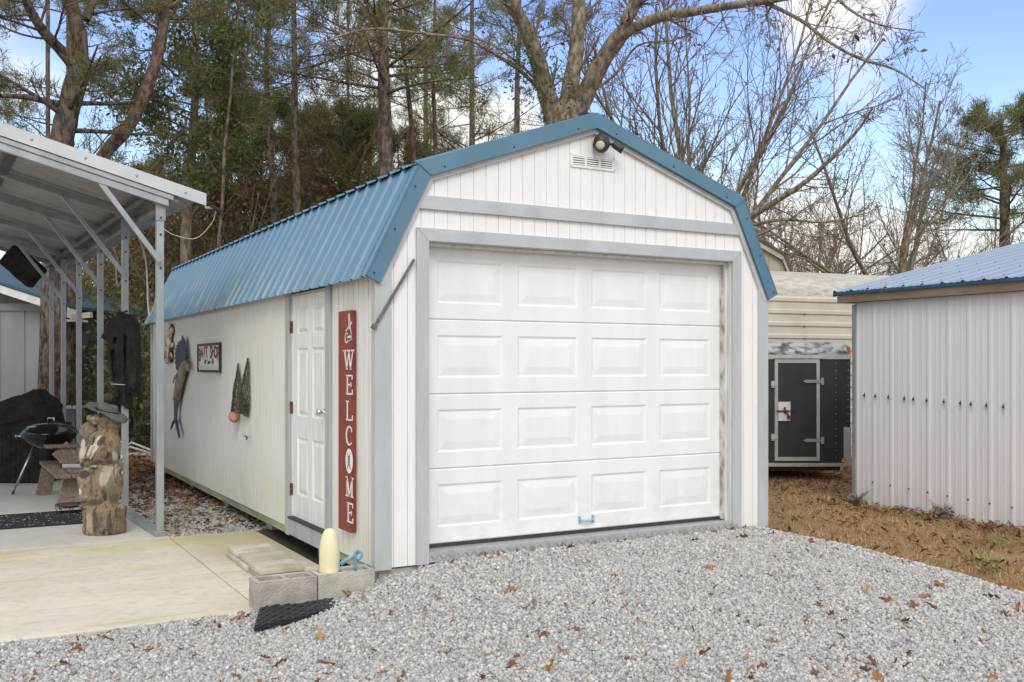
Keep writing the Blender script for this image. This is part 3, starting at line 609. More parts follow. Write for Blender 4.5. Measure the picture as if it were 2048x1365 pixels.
# ================================================================== WELCOME SIGN (on wall x = 0)
ws = thing('welcome_sign', 'tall dark red plank sign with WELCOME in white letters down it', 'sign', (0, .51, .19))
OFF = (0, .51, .19)
mb = MB(); mb.box(-.047, -.006, .385, .64, .19, 1.768); mb.build('sign_board', M['redwood'], ws, OFF, bevel=.004)
XF = -.0475
def stroke(mb, a, b, w, ya, za):                                       # stroke in sign coordinates: right is -y
    p = Vector(a); q = Vector(b); d = (q-p).normalized(); n = Vector((-d.y, d.x))*w/2
    mb.prism([p+n, q+n, q-n, p-n], lambda u, v, t: (XF-.002+.0025*t, ya-u, za+v))
def letter(ch, yc, zc, w, h):
    mb = MB(); s = .019; W2, H2 = w/2, h/2; th = .011
    L = {'W': [((-W2, H2), (-W2*.45, -H2), s), ((-W2*.45, -H2), (0, H2*.9), th), ((0, H2*.9), (W2*.45, -H2), s), ((W2*.45, -H2), (W2, H2), th),
               ((-W2*1.35, H2), (-W2*.62, H2), th), ((-W2*.3, H2), (W2*.3, H2), th), ((W2*.62, H2), (W2*1.35, H2), th), ((-W2*.65, -H2), (-W2*.28, -H2), th), ((W2*.28, -H2), (W2*.65, -H2), th)],
         'E': [((-W2*.6, -H2), (-W2*.6, H2), s), ((-W2, H2), (W2, H2), th), ((-W2, -H2), (W2*1.05, -H2), th), ((-W2*.6, 0), (W2*.6, 0), th), ((W2*.95, H2), (W2*.95, H2-.028), th), ((W2, -H2), (W2, -H2+.032), th), ((W2*.55, -.017), (W2*.55, .017), th)],
         'L': [((-W2*.6, -H2), (-W2*.6, H2), s), ((-W2, H2), (-W2*.15, H2), th), ((-W2, -H2), (W2*1.05, -H2), th), ((W2, -H2), (W2, -H2+.034), th)],
         'M': [((-W2*.8, -H2), (-W2*.8, H2), th), ((-W2*.8, H2), (0, -H2), s), ((0, -H2), (W2*.8, H2), th), ((W2*.8, H2), (W2*.8, -H2), s), ((-W2*1.2, H2), (-W2*.6, H2), th), ((W2*.6, H2), (W2*1.2, H2), th), ((-W2*1.2, -H2), (-W2*.4, -H2), th), ((W2*.4, -H2), (W2*1.2, -H2), th)]}
    if ch == 'C':
        for i in range(14):
            a0, a1 = R(48+i*264/14), R(48+(i+1)*264/14); m_ = abs(math.cos((a0+a1)/2+math.pi)); wd = .010+.011*max(0, -math.cos((a0+a1)/2))
            stroke(mb, (math.cos(a0)*W2, math.sin(a0)*H2), (math.cos(a1)*W2, math.sin(a1)*H2), wd, yc, zc)
        stroke(mb, (W2*.72, H2*.75), (W2*.72, H2*.42), th, yc, zc)
    else:
        for a, b, w_ in L[ch]: stroke(mb, a, b, w_, yc, zc)
    mb.build('letter', M['paint'], ws, OFF)
def sgn(u, v): p = at_x(u, v, XF); return p.y, p.z
for ch, u, v, w in (('W', 697.5, 720, .165), ('E', 698.5, 770, .125), ('L', 698.5, 822, .125), ('C', 699, 872, .125), ('M', 699, 974.5, .125), ('E', 700, 1026, .115)):
    y_, z_ = sgn(u, v); letter(ch, y_, z_, w, .13)
y_, z_ = sgn(698.5, 922.5)
mb = MB(); mb.prism([(math.cos(a)*.07, math.sin(a)*.088) for a in [6.2832*i/28 for i in range(28)]], lambda u, v, t: (XF-.002+.0025*t, y_-u, z_+v)); ov = mb.build('white_oval', M['paint'], ws, OFF)
mb = MB(); XF2 = XF; XF = XF-.0025
for a0 in (-.5, .5):
    pts = [(a0*.085+.03*math.cos(t)*(-1 if a0 > 0 else 1), .06*math.sin(t)) for t in [R(-70+20*i) for i in range(8)]]
    for p, q in zip(pts, pts[1:]): stroke(mb, p, q, .003, y_, z_)
for i in range(7): stroke(mb, (-.012+.006*(i % 2), -.036+i*.011), (.014, -.030+i*.011), .004, y_, z_)
mb.build('oval_emblem', M['ink'], ws, OFF); XF = XF2
y_, z_ = sgn(698, 655); mb = MB()                                      # line-drawn perched bird over a slanted bat and a scroll of script
bird = [(-.01, .085), (.0, .10), (.012, .082), (.016, .055), (.024, .03), (.022, .005), (.05, -.055), (.03, -.02), (.004, .0), (-.004, .02), (-.006, .05), (-.01, .085)]
for p, q in zip(bird, bird[1:]): stroke(mb, p, q, .006, y_, z_)
for p, q in (((-.055, -.02), (.055, .035)), ((-.06, -.03), (.05, .022)), ((-.06, -.03), (-.055, -.02)), ((.05, .022), (.055, .035))): stroke(mb, p, q, .005, y_, z_)
cs = [(-.05+.028*math.cos(R(a)), -.075+.036*math.sin(R(a))) for a in range(40, 331, 29)]
for p, q in zip(cs, cs[1:]): stroke(mb, p, q, .006, y_, z_)
stroke(mb, (-.03, -.105), (.062, -.085), .004, y_, z_)
mb.build('line_emblem', M['paint'], ws, OFF)
S2W = lambda x, y, z: Matrix(((0, 0, -1, x), (-1, 0, 0, y), (0, 1, 0, z), (0, 0, 0, 1)))
text_mesh('ardinals', .034, M['paint'], 'script', ws, S2W(XF-.0015-OFF[0], y_-.012-OFF[1], z_-.068-OFF[2]), .8)

# ================================================================== BAIT SHOP SIGN
p0, p1 = at_x(396, 692, -.02), at_x(440, 742, -.02)
by0, by1 = p1.y, p0.y; bz0, bz1 = 1.30, 1.622; bc = ((0), (by0+by1)/2, (bz0+bz1)/2)
bs = thing('bait_shop_sign', 'white BAIT SHOP sign with red letters in a black frame', 'sign', bc)
mb = MB(); f = .026
mb.box(-.03, -.004, by0, by1, bz1-f, bz1); mb.box(-.03, -.004, by0, by1, bz0, bz0+f); mb.box(-.03, -.004, by0, by0+f, bz0+f, bz1-f); mb.box(-.03, -.004, by1-f, by1, bz0+f, bz1-f); mb.build('frame', M['black'], bs, bc)
mb = MB(); mb.box(-.018, -.006, by0+f, by1-f, bz0+f, bz1-f); mb.build('board', M['board'], bs, bc)
bw_ = by1-by0-2*f
for i, (ch, dz, sc_) in enumerate(zip('BAIT SHOP', (-.012, .012, .030, .036, 0, .012, .022, .012, -.008), (1.55, 1.2, 1.0, 1.0, 1, 1.55, 1.3, 1.4, 1.6))):
    if ch == ' ': continue
    text_mesh(ch, .125*sc_, M['inkred'], 'letter', bs, S2W(-.0195, bw_*.47-bw_*.94*(i+.35)/8.7, .052+dz-.012), 1.45/sc_*1.1, .001, .006)
mb = MB()
for c, s_ in (((.17, -.045), 1), ((-.20, -.042), 1.15)):
    star = [((.062 if k % 2 else .030)*s_*math.cos(R(36*k+20)), (.040 if k % 2 else .018)*s_*math.sin(R(36*k+20))) for k in range(10)]
    mb.prism([(c[0]+a, c[1]+b) for a, b in star], lambda u, v, t: (-.0195+.0015*t, u, v))
for c in ((.0, -.05), (-.03, -.06), (.03, -.058), (-.06, -.045)):
    mb.prism([(c[0]+.030*math.cos(a), c[1]+.014*math.sin(a)) for a in [6.2832*k/10 for k in range(10)]], lambda u, v, t: (-.0196+.0015*t, u, v))
for k in range(9):
    a0, a1 = R(k*36), R((k+1)*36); a_, b_ = Vector((.10+.06*math.cos(a0), -.005+.028*math.sin(a0))), Vector((.10+.06*math.cos(a1), -.005+.028*math.sin(a1))); d_ = (b_-a_).normalized(); n_ = Vector((-d_.y, d_.x))*.004
    mb.prism([a_+n_, b_+n_, b_-n_, a_-n_], lambda u, v, t: (-.0195+.0015*t, u, v))
mb.build('emblem', M['ink'], bs)
mb = MB()
for i in range(16):
    y = bw_*.40-i*bw_*.8/15; h_ = .022+.006*math.sin(i*2.1); mb.box(-.0190, -.018, y-.006, y+.004, -.118, -.118+h_); mb.box(-.0190, -.018, y-.022, y-.006, -.118+h_*(i % 3)/2-.003, -.118+h_*(i % 3)/2+.003)
mb.build('faded_lettering', M['inkg'], bs)

# ================================================================== SAILFISH, COW-HIDE ORNAMENT, NET, HOOK
def zx(a, b): return 320+a/4.875, 620+b/4.875
def wallpt(a, b, x=-.05): p = at_x(*zx(a, b), x); return Vector((x, p.y, p.z))
fs = thing('sailfish_ornament', 'hanging sailfish ornament with tan body and spiky navy fin', 'wall ornament', wallpt(215, 620, 0)); FO = fs.location.copy()
mb = MB(); cen = [(258, 490, 12), (246, 520, 24), (230, 560, 36), (212, 620, 42), (194, 690, 38), (180, 760, 33), (169, 830, 26), (161, 900, 17), (154, 980, 11), (151, 1075, 10)]
pts = [wallpt(a, b, -.055) for a, b, r in cen]; vs = []; n = 12
for (a, b, r), p in zip(cen, pts):
    q = wallpt(a+r, b, -.055); hw = (q-p).length*.84
    for k in range(n): t = 6.2832*k/n; vs.append(p+Vector((math.sin(t)*min(.04, hw*.35), -math.cos(t)*hw, 0)))
fs_ = [(i*n+k, i*n+(k+1) % n, (i+1)*n+(k+1) % n, (i+1)*n+k) for i in range(len(cen)-1) for k in range(n)]
mb.add(vs, fs_+[tuple(range(n)), tuple(range((len(cen)-1)*n, len(cen)*n))], True); mb.build('body', M['fish'], fs, FO)
def plate(name, pts, m, x0=-.06, x1=-.048, par=fs, off=None):
    mb = MB(); P = [wallpt(a, b, (x0+x1)/2) for a, b in pts]; mb.prism([(p.y, p.z) for p in P], lambda u, v, t: (x0+(x1-x0)*t, u, v)); return mb.build(name, m, par, off or FO)
plate('sail_fin', [(218, 250), (226, 268), (240, 292), (246, 340), (252, 410), (255, 470), (240, 510), (215, 530), (190, 560), (168, 592), (155, 560), (162, 540), (146, 515), (156, 495), (142, 468), (155, 450), (144, 420), (158, 405), (148, 375), (166, 372), (160, 340), (178, 345), (176, 312), (194, 322), (196, 295), (212, 300), (214, 270)], M['sail'])
plate('tail_fin', [(150, 1055), (165, 1075), (172, 1120), (185, 1170), (192, 1230), (188, 1254), (176, 1215), (165, 1165), (156, 1115), (148, 1100), (128, 1118), (116, 1150), (106, 1170), (108, 1135), (122, 1095), (138, 1068)], M['sail'])
plate('pectoral_fin', [(175, 610), (160, 625), (140, 650), (128, 700), (126, 720), (140, 680), (165, 650)], M['fish'], -.10, -.09)
plate('anal_fin', [(165, 790), (150, 820), (130, 860), (124, 885), (150, 850), (172, 815)], M['fish'], -.07, -.06)
plate('bill', [(255, 490), (268, 485), (262, 510), (285, 600), (270, 598), (255, 560), (240, 520)], M['fish'], -.075, -.05)
hp = wallpt(85, 330, 0); ho = thing('hide_ornament', 'small cream and brown carved ornament hung near the shed back corner', 'wall ornament', hp)
mb = MB()
for a, b, r in ((100, 170, 16), (108, 205, 20), (95, 240, 26), (70, 265, 24), (62, 300, 14), (88, 320, 22), (105, 350, 22), (75, 370, 22), (66, 420, 18), (92, 440, 26), (70, 485, 20), (100, 480, 20), (62, 455, 16)):
    p = wallpt(a, b, -.03); hw = (wallpt(a+r, b, -.03)-p).length; mb.ell(p, (.03, hw, .045+.001*r), 10, 8)
blob(mb.build('carving', M['hide'], ho, hp), .02, 2, .02, .08)
np_ = wallpt(790, 900, 0); nt = thing('fishing_net', 'pair of pointed olive fishing nets hanging beside the side door', 'fishing net', np_)
def netpart(apex, l, r_, seed):
    rr = random.Random(seed); mb = MB(); A = wallpt(*apex, -.03)
    L_ = [wallpt(a, b, -.035) for a, b in l]; R_ = [wallpt(a, b, -.035) for a, b in r_]
    def ev(P, t):
        f = t*(len(P)-1); i = min(int(f), len(P)-2); return P[i].lerp(P[i+1], f-i)
    L_ = [A]+L_; R_ = [A]+R_; nn = 11
    for k in range(nn):
        pts = []; ph = rr.random()*6
        for j in range(17):
            t = j/16; s = k/(nn-1)+.06*math.sin(j*2.3+ph)*t
            p = ev(L_, t).lerp(ev(R_, t), min(1.08, max(-.08, s))); p.x = -.012-.05*math.sin(math.pi*min(1, max(0, s)))*min(1, t*2)-rr.random()*.012; pts.append(p)
        mb.tube(pts, .0042, 4, cap=False)
    for j in range(3, 34):
        t = j/34; pts = []
        for k in range(9):
            s = k/8; p = ev(L_, min(1, t+.02*math.sin(k*2+j))).lerp(ev(R_, min(1, t+.02*math.cos(k*2.4+j))), s); p.x = -.012-.05*math.sin(math.pi*s)*min(1, t*2)-rr.random()*.014; pts.append(p)
        mb.tube(pts, .0036, 4, cap=False)
    mb.build('netting', M['net'], nt, np_)
netpart((750, 522), [(735, 640), (724, 760), (712, 900), (695, 1005)], [(768, 680), (778, 800), (772, 900), (758, 1010)], 1)
netpart((846, 470), [(808, 640), (785, 790), (772, 890), (780, 960)], [(853, 640), (856, 800), (857, 920), (846, 1045)], 2)
netpart((800, 860), [(770, 900), (765, 950)], [(835, 900), (838, 1050)], 3)
fp = wallpt(717, 1048, -.06); mb = MB(); q = Vector((0, 0, 1)).rotation_difference(Vector((.1, -.5, -.3)).normalized()).to_matrix(); mb.ell((0, 0, 0), (.050, .050, .068), 18, 12, q)
o = mb.build('net_float', M['float']); o.location = fp; tag(o, 'salmon coloured egg-shaped float tied below the hanging nets', 'float')
mb = MB(); q = Vector((.1, -.5, -.3)).normalized()*.067; mb.ell(q, (.012, .012, .012), 8, 6); mb.build('float_hole', M['ink'], o)
hk = at_x(498, 875, 0); mb = MB(); mb.tube([(0, .09, .0), (-.03, .06, .012), (-.03, .0, .006), (-.03, -.06, .0), (-.045, -.085, -.012)], .0065, 6); mb.tube([(0, .09, 0), (.01, .09, 0)], .008, 6)
o = mb.build('wire_hook', M['rust']); o.location = hk; tag(o, 'thin dark wire hook sticking out of the side wall below the nets', 'hook')
# ================================================================== PATIO AND CARPORT SLABS
def slab(name, x0, x1, y0, y1, z, m, nx=40, ny=20):
    mb = MB(); mb.box(x0, x1, y0, y1, z-.12, z); return tag(mb.build(name, m, None, bevel=.006), kind='structure')
slab('patio', -7.0, -.806, -.055, 2.985, -.165, M['conc']); slab('patio.001', -.798, -.03, -.055, 2.985, -.165, M['conc']); slab('carport_slab', -9, -.80, 2.991, 14.5, -.164, M['conc'])

# ================================================================== CARPORT
CP = Vector((-.867, 3.08, -.165)); PHI = R(2.25)
cp = thing('carport', 'open galvanised steel carport with sloping sheet roof on slim posts and diagonal braces', 'carport', CP, PHI)
PY = [0, 1.63, 3.12, 4.75, 6.2, 7.5]
SLP = .262; RZ = lambda x: 3.088+SLP*(.375-x)          # roof sheet height over local x
for i, y in enumerate(PY):
    mb = MB(); mb.box(-.032, .032, y-.032, y+.032, 0, RZ(0)-.09); po = mb.build('post', M['galv'], cp, bevel=.005)
    mb = MB(); mb.box(-.042, .042, y-.042, y-.0325, RZ(0)-.34, RZ(0)-.10)
    mb.build('post_sleeve', M['galvd'], po)
    mb = MB()
    for z in (2.42, 2.72, 2.87): mb.ell((0.0, y-.045, z), (.010, .006, .010), 8, 6)
    mb.build('bolt', M['rubber'], po)
    mb = MB(); mb.bar((-.01, y-.062, 2.47), (-.60, y-.062, RZ(-.60)-.095), .045, .03, (0, 1, 0)); br = mb.build('brace', M['galv'], cp, bevel=.004)
    mb = MB(); mb.bar((.30 if i else .16, y, RZ(.30 if i else .16)-.062), (-5.6, y, RZ(-5.6)-.062), .06, .062); mb.build('rafter', M['galvd'] if i else M['galv'], cp, bevel=.004)
mb = MB()
for x, w in ((-.02, .09), (-1.15, .10), (-2.4, .10), (-3.6, .10)): mb.bar((x, -.02, RZ(x)-.045+(-.055 if x > -.1 else 0)), (x, 7.7, RZ(x)-.045+(-.055 if x > -.1 else 0)), w, .055 if x > -.1 else .06)
mb.build('purlins', mat('dark_galvanised', (.13, .135, .14), (.08, .085, .09), 6, rough=.55, metal=.5), cp)
mb = MB(); mb.box(.10, .16, -.05, 7.7, RZ(.13)-.13, RZ(.13)-.03); mb.build('eave_rail', M['galvd'], cp)
mb = MB(); mb.box(-.05, .05, -.04, 7.6, .001, .045); mb.build('base_rail', M['galvd'], cp, bevel=.004)
mb = MB(); pr = [(s-.09, h) for s, h in rib_profile(7.9, .2286, .030)]
pr = [(s, h*2 if h < .01 else h) for s, h in pr]
rib_sheet(mb, (.375, -.0, RZ(.375)), (-5.6, -.0, RZ(-5.6)), (0, 1, 0), pr)
o = mb.build('roof_sheet', M['panel'], cp, fix=False); q = o.modifiers.new('solid', 'SOLIDIFY'); q.thickness = .003
mb = MB()                                                                # front end trim: folded angle on top of the sheet
def slope_plate(x0, x1, y0, y1, za, zb): mb.add([(x, y, RZ(x)+z) for x in (x0, x1) for y in (y0, y1) for z in (za, zb)], [(0, 1, 3, 2), (4, 6, 7, 5), (0, 4, 5, 1), (2, 3, 7, 6), (0, 2, 6, 4), (1, 5, 7, 3)])
slope_plate(-5.6, .385, -.115, -.109, -.085, .026); slope_plate(-5.6, .385, -.109, .06, .021, .026)
mb.build('end_trim', mat('bright_end_trim', (.62, .64, .66), (.52, .55, .58), 3, rough=.42, metal=.35), cp)
mb = MB(); slope_plate(-5.6, .10, -.10, -.045, -.135, -.088); slope_plate(-5.6, .06, -.085, -.035, -.20, -.136); mb.build('end_rafter', M['galv'], cp, bevel=.004)
mb = MB()
for k in range(14):
    x = .2-k*.42; mb.ell((x, -.118, RZ(x)-.03), (.012, .006, .012), 8, 6)
mb.build('trim_screws', M['galvd'], cp)
def cpw(x, y, z): return CP+Matrix.Rotation(PHI, 3, 'Z') @ Vector((x, y, z))
# cords looping below the eave
def cord(name, pts, m, label, r=.006, cat='cord', group=None):
    P = [Vector(p) for p in pts]; fine = []
    for i in range(len(P)-1):
        a = P[max(i-1, 0)]; b = P[i]; c = P[i+1]; d = P[min(i+2, len(P)-1)]
        for k in range(6):
            t = k/6; fine.append(.5*((2*b)+(-a+c)*t+(2*a-5*b+4*c-d)*t*t+(-a+3*b-3*c+d)*t*t*t))
    fine.append(P[-1]); mb = MB(); mb.tube(fine, r, 6); c0 = fine[len(fine)//2]; o = mb.build(name, m, None, c0); o.location = c0; return tag(o, label, cat, group)
for i in range(4):
    y0, y1 = PY[i], PY[i+1]; d = (.72, .34, .24, .2)[i]
    cord('cord', [cpw(.05, y0+.06, 2.78-.02*i), cpw(.05, y0+.25, 2.78-d*.6), cpw(.05, y0+.52, 2.78-d), cpw(.05, y0+.72, 2.78-d*1.0), cpw(.05, y0+.85, 2.78-d*.3), cpw(.05, min(y1-.06, y0+1.2), 2.84)], M['cord'],
         ['cream cord hanging in a deep loop between the first and second carport posts', 'cream cord loop between the second and third carport posts', 'cream cord loop between the third and fourth carport posts', 'small cream cord loop between the fourth and fifth carport posts'][i], .008)
cord('cord', [cpw(.03, -.04, 2.77), cpw(.12, -.05, 2.72), cpw(.30, -.08, 2.70), cpw(.44, -.10, 2.85), cpw(.47, -.11, 2.96)], M['cord'], 'thin wire from the front carport post up to the small solar panel', .004)
sp = cpw(.47, -.12, 2.99); so_ = thing('solar_panel', 'tiny black solar panel clipped to the carport roof corner', 'solar panel', sp)
mb = MB(); mb.bar((-.055, 0, .012), (.055, 0, -.03), .10, .012); mb.build('panel', M['black'], so_)
mb = MB(); mb.bar((-.10, .0, -.005), (-.03, 0, -.008), .02, .02); mb.build('bracket', M['galvd'], so_)
# black covered box hung on a brace
q = at_t(46, 533, 14.2); hb_ = thing('covered_box', 'black cloth-covered box hanging on a carport brace', 'box', q)
mb = MB(); mb.box(-.27, .27, -.12, .12, -.17, .17)
o = mb.build('cover', M['cloth'], hb_); o.rotation_euler = (0, R(42), -YAW); blob(o, .02, 5, .03, .15)
mb = MB(); mb.tube([(-.16, 0, .2), (-.12, 0, .1)], .015, 6); mb.build('strap', M['black'], hb_)

# ================================================================== FAR GREY SHED (left)
FZ = -.17; FT = 18.0
base = at_t(60, 731, FT); base.z = FZ
gs = thing('grey_shed', 'far grey metal shed with dark blue roof and white rake board behind the carport', 'shed', base, -YAW)
L2 = lambda u, v, t=FT: ((u-60)/FPX*t, CAM.z+(HOR-v)/FPX*t-FZ)
xr, zr = L2(122, 612); sl_ = .325
mb = MB(); prof = []; x = -6.0
while x < xr:
    prof += [(x, 0), (x+.02, .02), (x+.05, .02), (x+.07, 0)]; x += .45
prof.append((xr, 0)); vs = [(x, -h, z) for z in (0, zr) for x, h in prof]; m = len(prof); mb.add(vs, [(i, i+1, m+i+1, m+i) for i in range(m-1)])
mb.box(xr-.02, xr, .002, 5, 0, zr); mb.build('wall', M['gray'], gs)
mb = MB(); mb.prism([(-6, zr), (xr, zr), (xr, zr+.05), (-3.2, zr+.05+(xr+3.2)*sl_), (-6, zr+.05+(xr+3.2)*sl_-2.8*sl_)], lambda a, b, t: (a, .01+.03*t, b)); x = -6
mb.build('gable', mat('weathered_boards', (.22, .21, .20), (.14, .13, .12), 6, (5, 1, .4), .9), gs)
mb = MB(); mb.box(-6, xr, -.04, -.005, zr-.09, zr+.04); mb.build('belt_rail', M['gray'], gs)
mb = MB(); mb.box(xr-.10, xr+.01, -.05, -.021, 0, zr-.091); mb.build('corner_post', M['galvd'], gs)
z_at = lambda x: zr+.06+(xr+.42-x)*sl_-.13
mb = MB(); X1 = xr+.45
mb.prism([(X1, z_at(X1)-.02), (X1, z_at(X1)-.23), (X1-.5, z_at(X1-.5)-.16), (-3.2, z_at(-3.2)-.16), (-3.2, z_at(-3.2)-.02)], lambda a, b, t: (a, -.34+.03*t, b)); mb.box(xr+.02, X1, -.31, .1, z_at(X1)-.22, z_at(X1)-.18); mb.build('rake_board', M['white'], gs)
mb = MB(); mb.add([(X1, -.37, z_at(X1)), (X1, 5, z_at(X1)), (-3.2, 5, z_at(-3.2)), (-3.2, -.37, z_at(-3.2)), (X1, -.37, z_at(X1)+.05), (X1, 5, z_at(X1)+.05), (-3.2, 5, z_at(-3.2)+.05), (-3.2, -.37, z_at(-3.2)+.05)], [(0, 1, 2, 3), (7, 6, 5, 4), (0, 4, 5, 1), (1, 5, 6, 2), (2, 6, 7, 3), (3, 7, 4, 0)])
mb.add([(-3.2, -.37, z_at(-3.2)), (-3.2, 5, z_at(-3.2)), (-7, 5, z_at(-3.2)-1.2), (-7, -.37, z_at(-3.2)-1.2), (-3.2, -.37, z_at(-3.2)+.05), (-3.2, 5, z_at(-3.2)+.05), (-7, 5, z_at(-3.2)-1.15), (-7, -.37, z_at(-3.2)-1.15)], [(0, 1, 2, 3), (7, 6, 5, 4), (0, 4, 5, 1), (1, 5, 6, 2), (2, 6, 7, 3), (3, 7, 4, 0)])
mb.build('roof', mat('dark_blue_roof', (.04, .11, .16), (.03, .08, .12), 3, rough=.45), gs)
mb = MB(); mb.bar((xr+.35, -.3, z_at(X1)-.14), (xr+.68, -.3, z_at(X1)-.10), .10, .10); mb.build('gutter_end', M['cord'], gs)
# cleaning table near the far shed
b = at_z(138, 905, -.17); ct = thing('cleaning_table', 'white topped grey work table beyond the carport posts', 'table', b, -YAW)
mb = MB(); mb.box(-.28, .22, -.25, .25, .78, .82); mb.build('table_top', M['white'], ct, bevel=.005)
mb = MB(); mb.box(-.25, .19, -.22, .22, .55, .779); mb.build('apron', M['gray'], ct)
for s in (-.23, .17):
    for t in (-.2, .2): mb = MB(); mb.box(s-.02, s+.02, t-.02, t+.02, 0, .55); mb.build('leg', M['galvd'], ct)
b = at_z(112, 905, -.17); b.z += .822; b += ct.rotation_euler.to_matrix() @ Vector((-.01, .05, 0))
b = Vector((ct.location.x, ct.location.y, ct.location.z+.8205))+Matrix.Rotation(-YAW, 3, 'Z') @ Vector((-.17, .03, 0))
jg = thing('plastic_jug', 'pale plastic jug standing on the left end of the cleaning table', 'jug', b)
mb = MB(); mb.lathe([(.07, 0), (.075, .02), (.075, .16), (.05, .20), (.03, .22)], (0, 0, 0), 16); jb = mb.build('jug_body', M['fasc'], jg)
mb = MB(); mb.lathe([(.034, .215), (.034, .25)], (0, 0, 0), 12); mb.build('cap', M['white'], jg)

# ================================================================== UNDER THE CARPORT
# covered grill
b = at_z(52, 962, -.164); cg = thing('covered_grill', 'large grill under a wrinkled black cover at the back of the carport', 'grill', b, -YAW)
mb = MB()
mb.add([(-.44, -.26, 0), (.40, -.26, 0), (.40, .30, 0), (-.44, .30, 0), (-.46, -.28, .50), (.40, -.27, .55), (.40, .30, .55), (-.46, .30, .50), (-.42, -.26, .86), (.38, -.24, .98), (.38, .28, 1.0), (-.42, .28, .9), (-.28, -.14, 1.06), (.20, -.12, 1.23), (.16, .20, 1.23), (-.28, .20, 1.06)],
       [(3, 2, 1, 0), (12, 13, 14, 15)]+[(r*4+i, r*4+(i+1) % 4, r*4+4+(i+1) % 4, r*4+4+i) for r in range(3) for i in range(4)])
for i in range(15):                                                     # hanging folds
    x = -.44+.84*i/14; mb.tube([(x, -.265, .0), (x+.01, -.285, .3), (x*.96, -.275, .62), (x*.8, -.2, .9)], [.028, .024, .018, .01], 6)
for a, c in (((-.40, -.27, .80), (.10, -.16, 1.12)), ((.34, -.24, .92), (.05, -.2, 1.0)), ((-.30, -.28, .75), (.2, -.26, .86)), ((-.44, -.2, .7), (-.2, -.14, 1.03)), ((.15, -.1, 1.2), (.36, -.2, .7)), ((-.05, -.11, 1.12), (-.2, -.29, .6))): mb.tube([a, c], .022, 6)
blob(mb.build('cover', M['cloth'], cg), .016, 2, .055, .13)
mb = MB(); mb.tube([(-.34, -.275, .72), (-.24, -.26, .88), (-.26, -.18, 1.0)], .006, 5); mb.build('seam_piping', M['black'], cg)
# kettle grill
k = at_t(99, 868, 12.0); kg = thing('kettle_grill', 'small shiny black kettle charcoal grill on tripod legs before the black covered grill', 'grill', (k.x, k.y, -.164))
kz = k.z+.164; RB = .315
mb = MB(); mb.lathe([(.02, -.185), (.15, -.165), (.25, -.10), (.30, -.04), (RB, 0), (RB+.006, .006)], (0, 0, kz), 36); bowl = mb.build('bowl', M['enamel'], kg)
mb = MB(); mb.lathe([(RB+.012, -.002), (RB+.012, .01), (.30, .045), (.25, .09), (.16, .122), (.05, .135), (.003, .137)], (0, 0, kz+.004), 36); lid = mb.build('lid', M['enamel'], kg)
rw = Vector((CS, -SN, 0)); fwv = Vector((SN, CS, 0))
mb = MB(); h0 = rw*.02; mb.tube([h0+rw*-.035+Vector((0, 0, kz+.135)), h0+rw*-.035+Vector((0, 0, kz+.19)), h0+rw*.035+Vector((0, 0, kz+.19)), h0+rw*.035+Vector((0, 0, kz+.135))], .012, 8); mb.build('lid_handle', M['steel'], lid)
mb = MB(); mb.tube([rw*-.30+Vector((0, 0, kz-.03)), rw*-.40+Vector((0, 0, kz-.03))], .014, 8); mb.tube([rw*-.39+Vector((0, 0, kz-.03)), rw*-.41+Vector((0, 0, kz-.03))], .018, 8); mb.build('side_handle', M['steel'], bowl)
mb = MB(); mb.prism([(math.cos(a)*.06, math.sin(a)*.02) for a in [6.2832*i/12 for i in range(12)]], lambda u, v, t: rw*(-.09+u)+fwv*(-.255)+Vector((0, 0, kz+.098+v*.3+.004*t))); mb.build('vent', M['steel'], lid)
for a in (R(205), R(325), R(85)):
    d = rw*math.cos(a)+fwv*math.sin(a); p0, p1 = d*.17+Vector((0, 0, kz-.15)), d*.40+Vector((0, 0, .004)); mb = MB(); mb.tube([p0, p1], .013, 8); lg = mb.build('leg', M['steel'], kg)
    mb = MB(); mb.tube([p1, p1+(p0-p1).normalized()*.03], .016, 8); mb.build('foot_cap', M['black'], lg)
# small wooden bench table
bt = thing('kids_picnic_table', 'low weathered wooden picnic table behind the carved bear', 'table', (-1.30, 5.9, -.164))
def wb(name, *args):
    mb = MB()
    for a in args: mb.bar(*a)
    return mb.build(name, M['wood'], bt, bevel=.005)
wb('seat', ((-.175, -.72, .358), (-.205, 1.15, .358), .145, .035)); wb('seat', ((-.018, -.72, .358), (-.045, 1.15, .358), .145, .035))
wb('table_top', ((-.25, .66, .585), (.11, .60, .585), .13, .035)); wb('table_top', ((-.25, .80, .585), (.11, .74, .585), .13, .035)); wb('table_top', ((-.25, .94, .585), (.11, .88, .585), .13, .035))
wb('leg', ((-.155, -.56, .0), (-.065, -.54, .338), .165, .035, (0, 1, 0))); wb('leg', ((-.26, .80, .0), (-.19, .82, .338), .165, .035, (0, 1, 0)))
wb('leg', ((.16, -.50, .0), (.02, -.50, .338), .12, .035, (0, 1, 0))); wb('leg', ((.10, .88, .0), (.03, .88, .338), .12, .035, (0, 1, 0)))
wb('brace', ((-.10, .64, .565), (.08, .52, .378), .22, .03, (0, 1, 0))); wb('beam', ((-.06, -.46, .325), (-.07, .78, .325), .04, .03))
b = Vector((-1.02, 4.95, -.164)); tm = thing('metal_tube', 'pale metal tube with dark end cap lying on the low wooden table', 'tube', (-1.25, 5.45, .2125))
mb = MB(); mb.bar((-.22, -.10, .085), (.22, -.30, .085), .035, .035); tb_ = mb.build('tube_body', M['galv'], tm, bevel=.004)
mb = MB(); mb.bar((-.225, -.0975, .085), (-.245, -.089, .085), .04, .045); mb.build('end_cap', M['black'], tm)
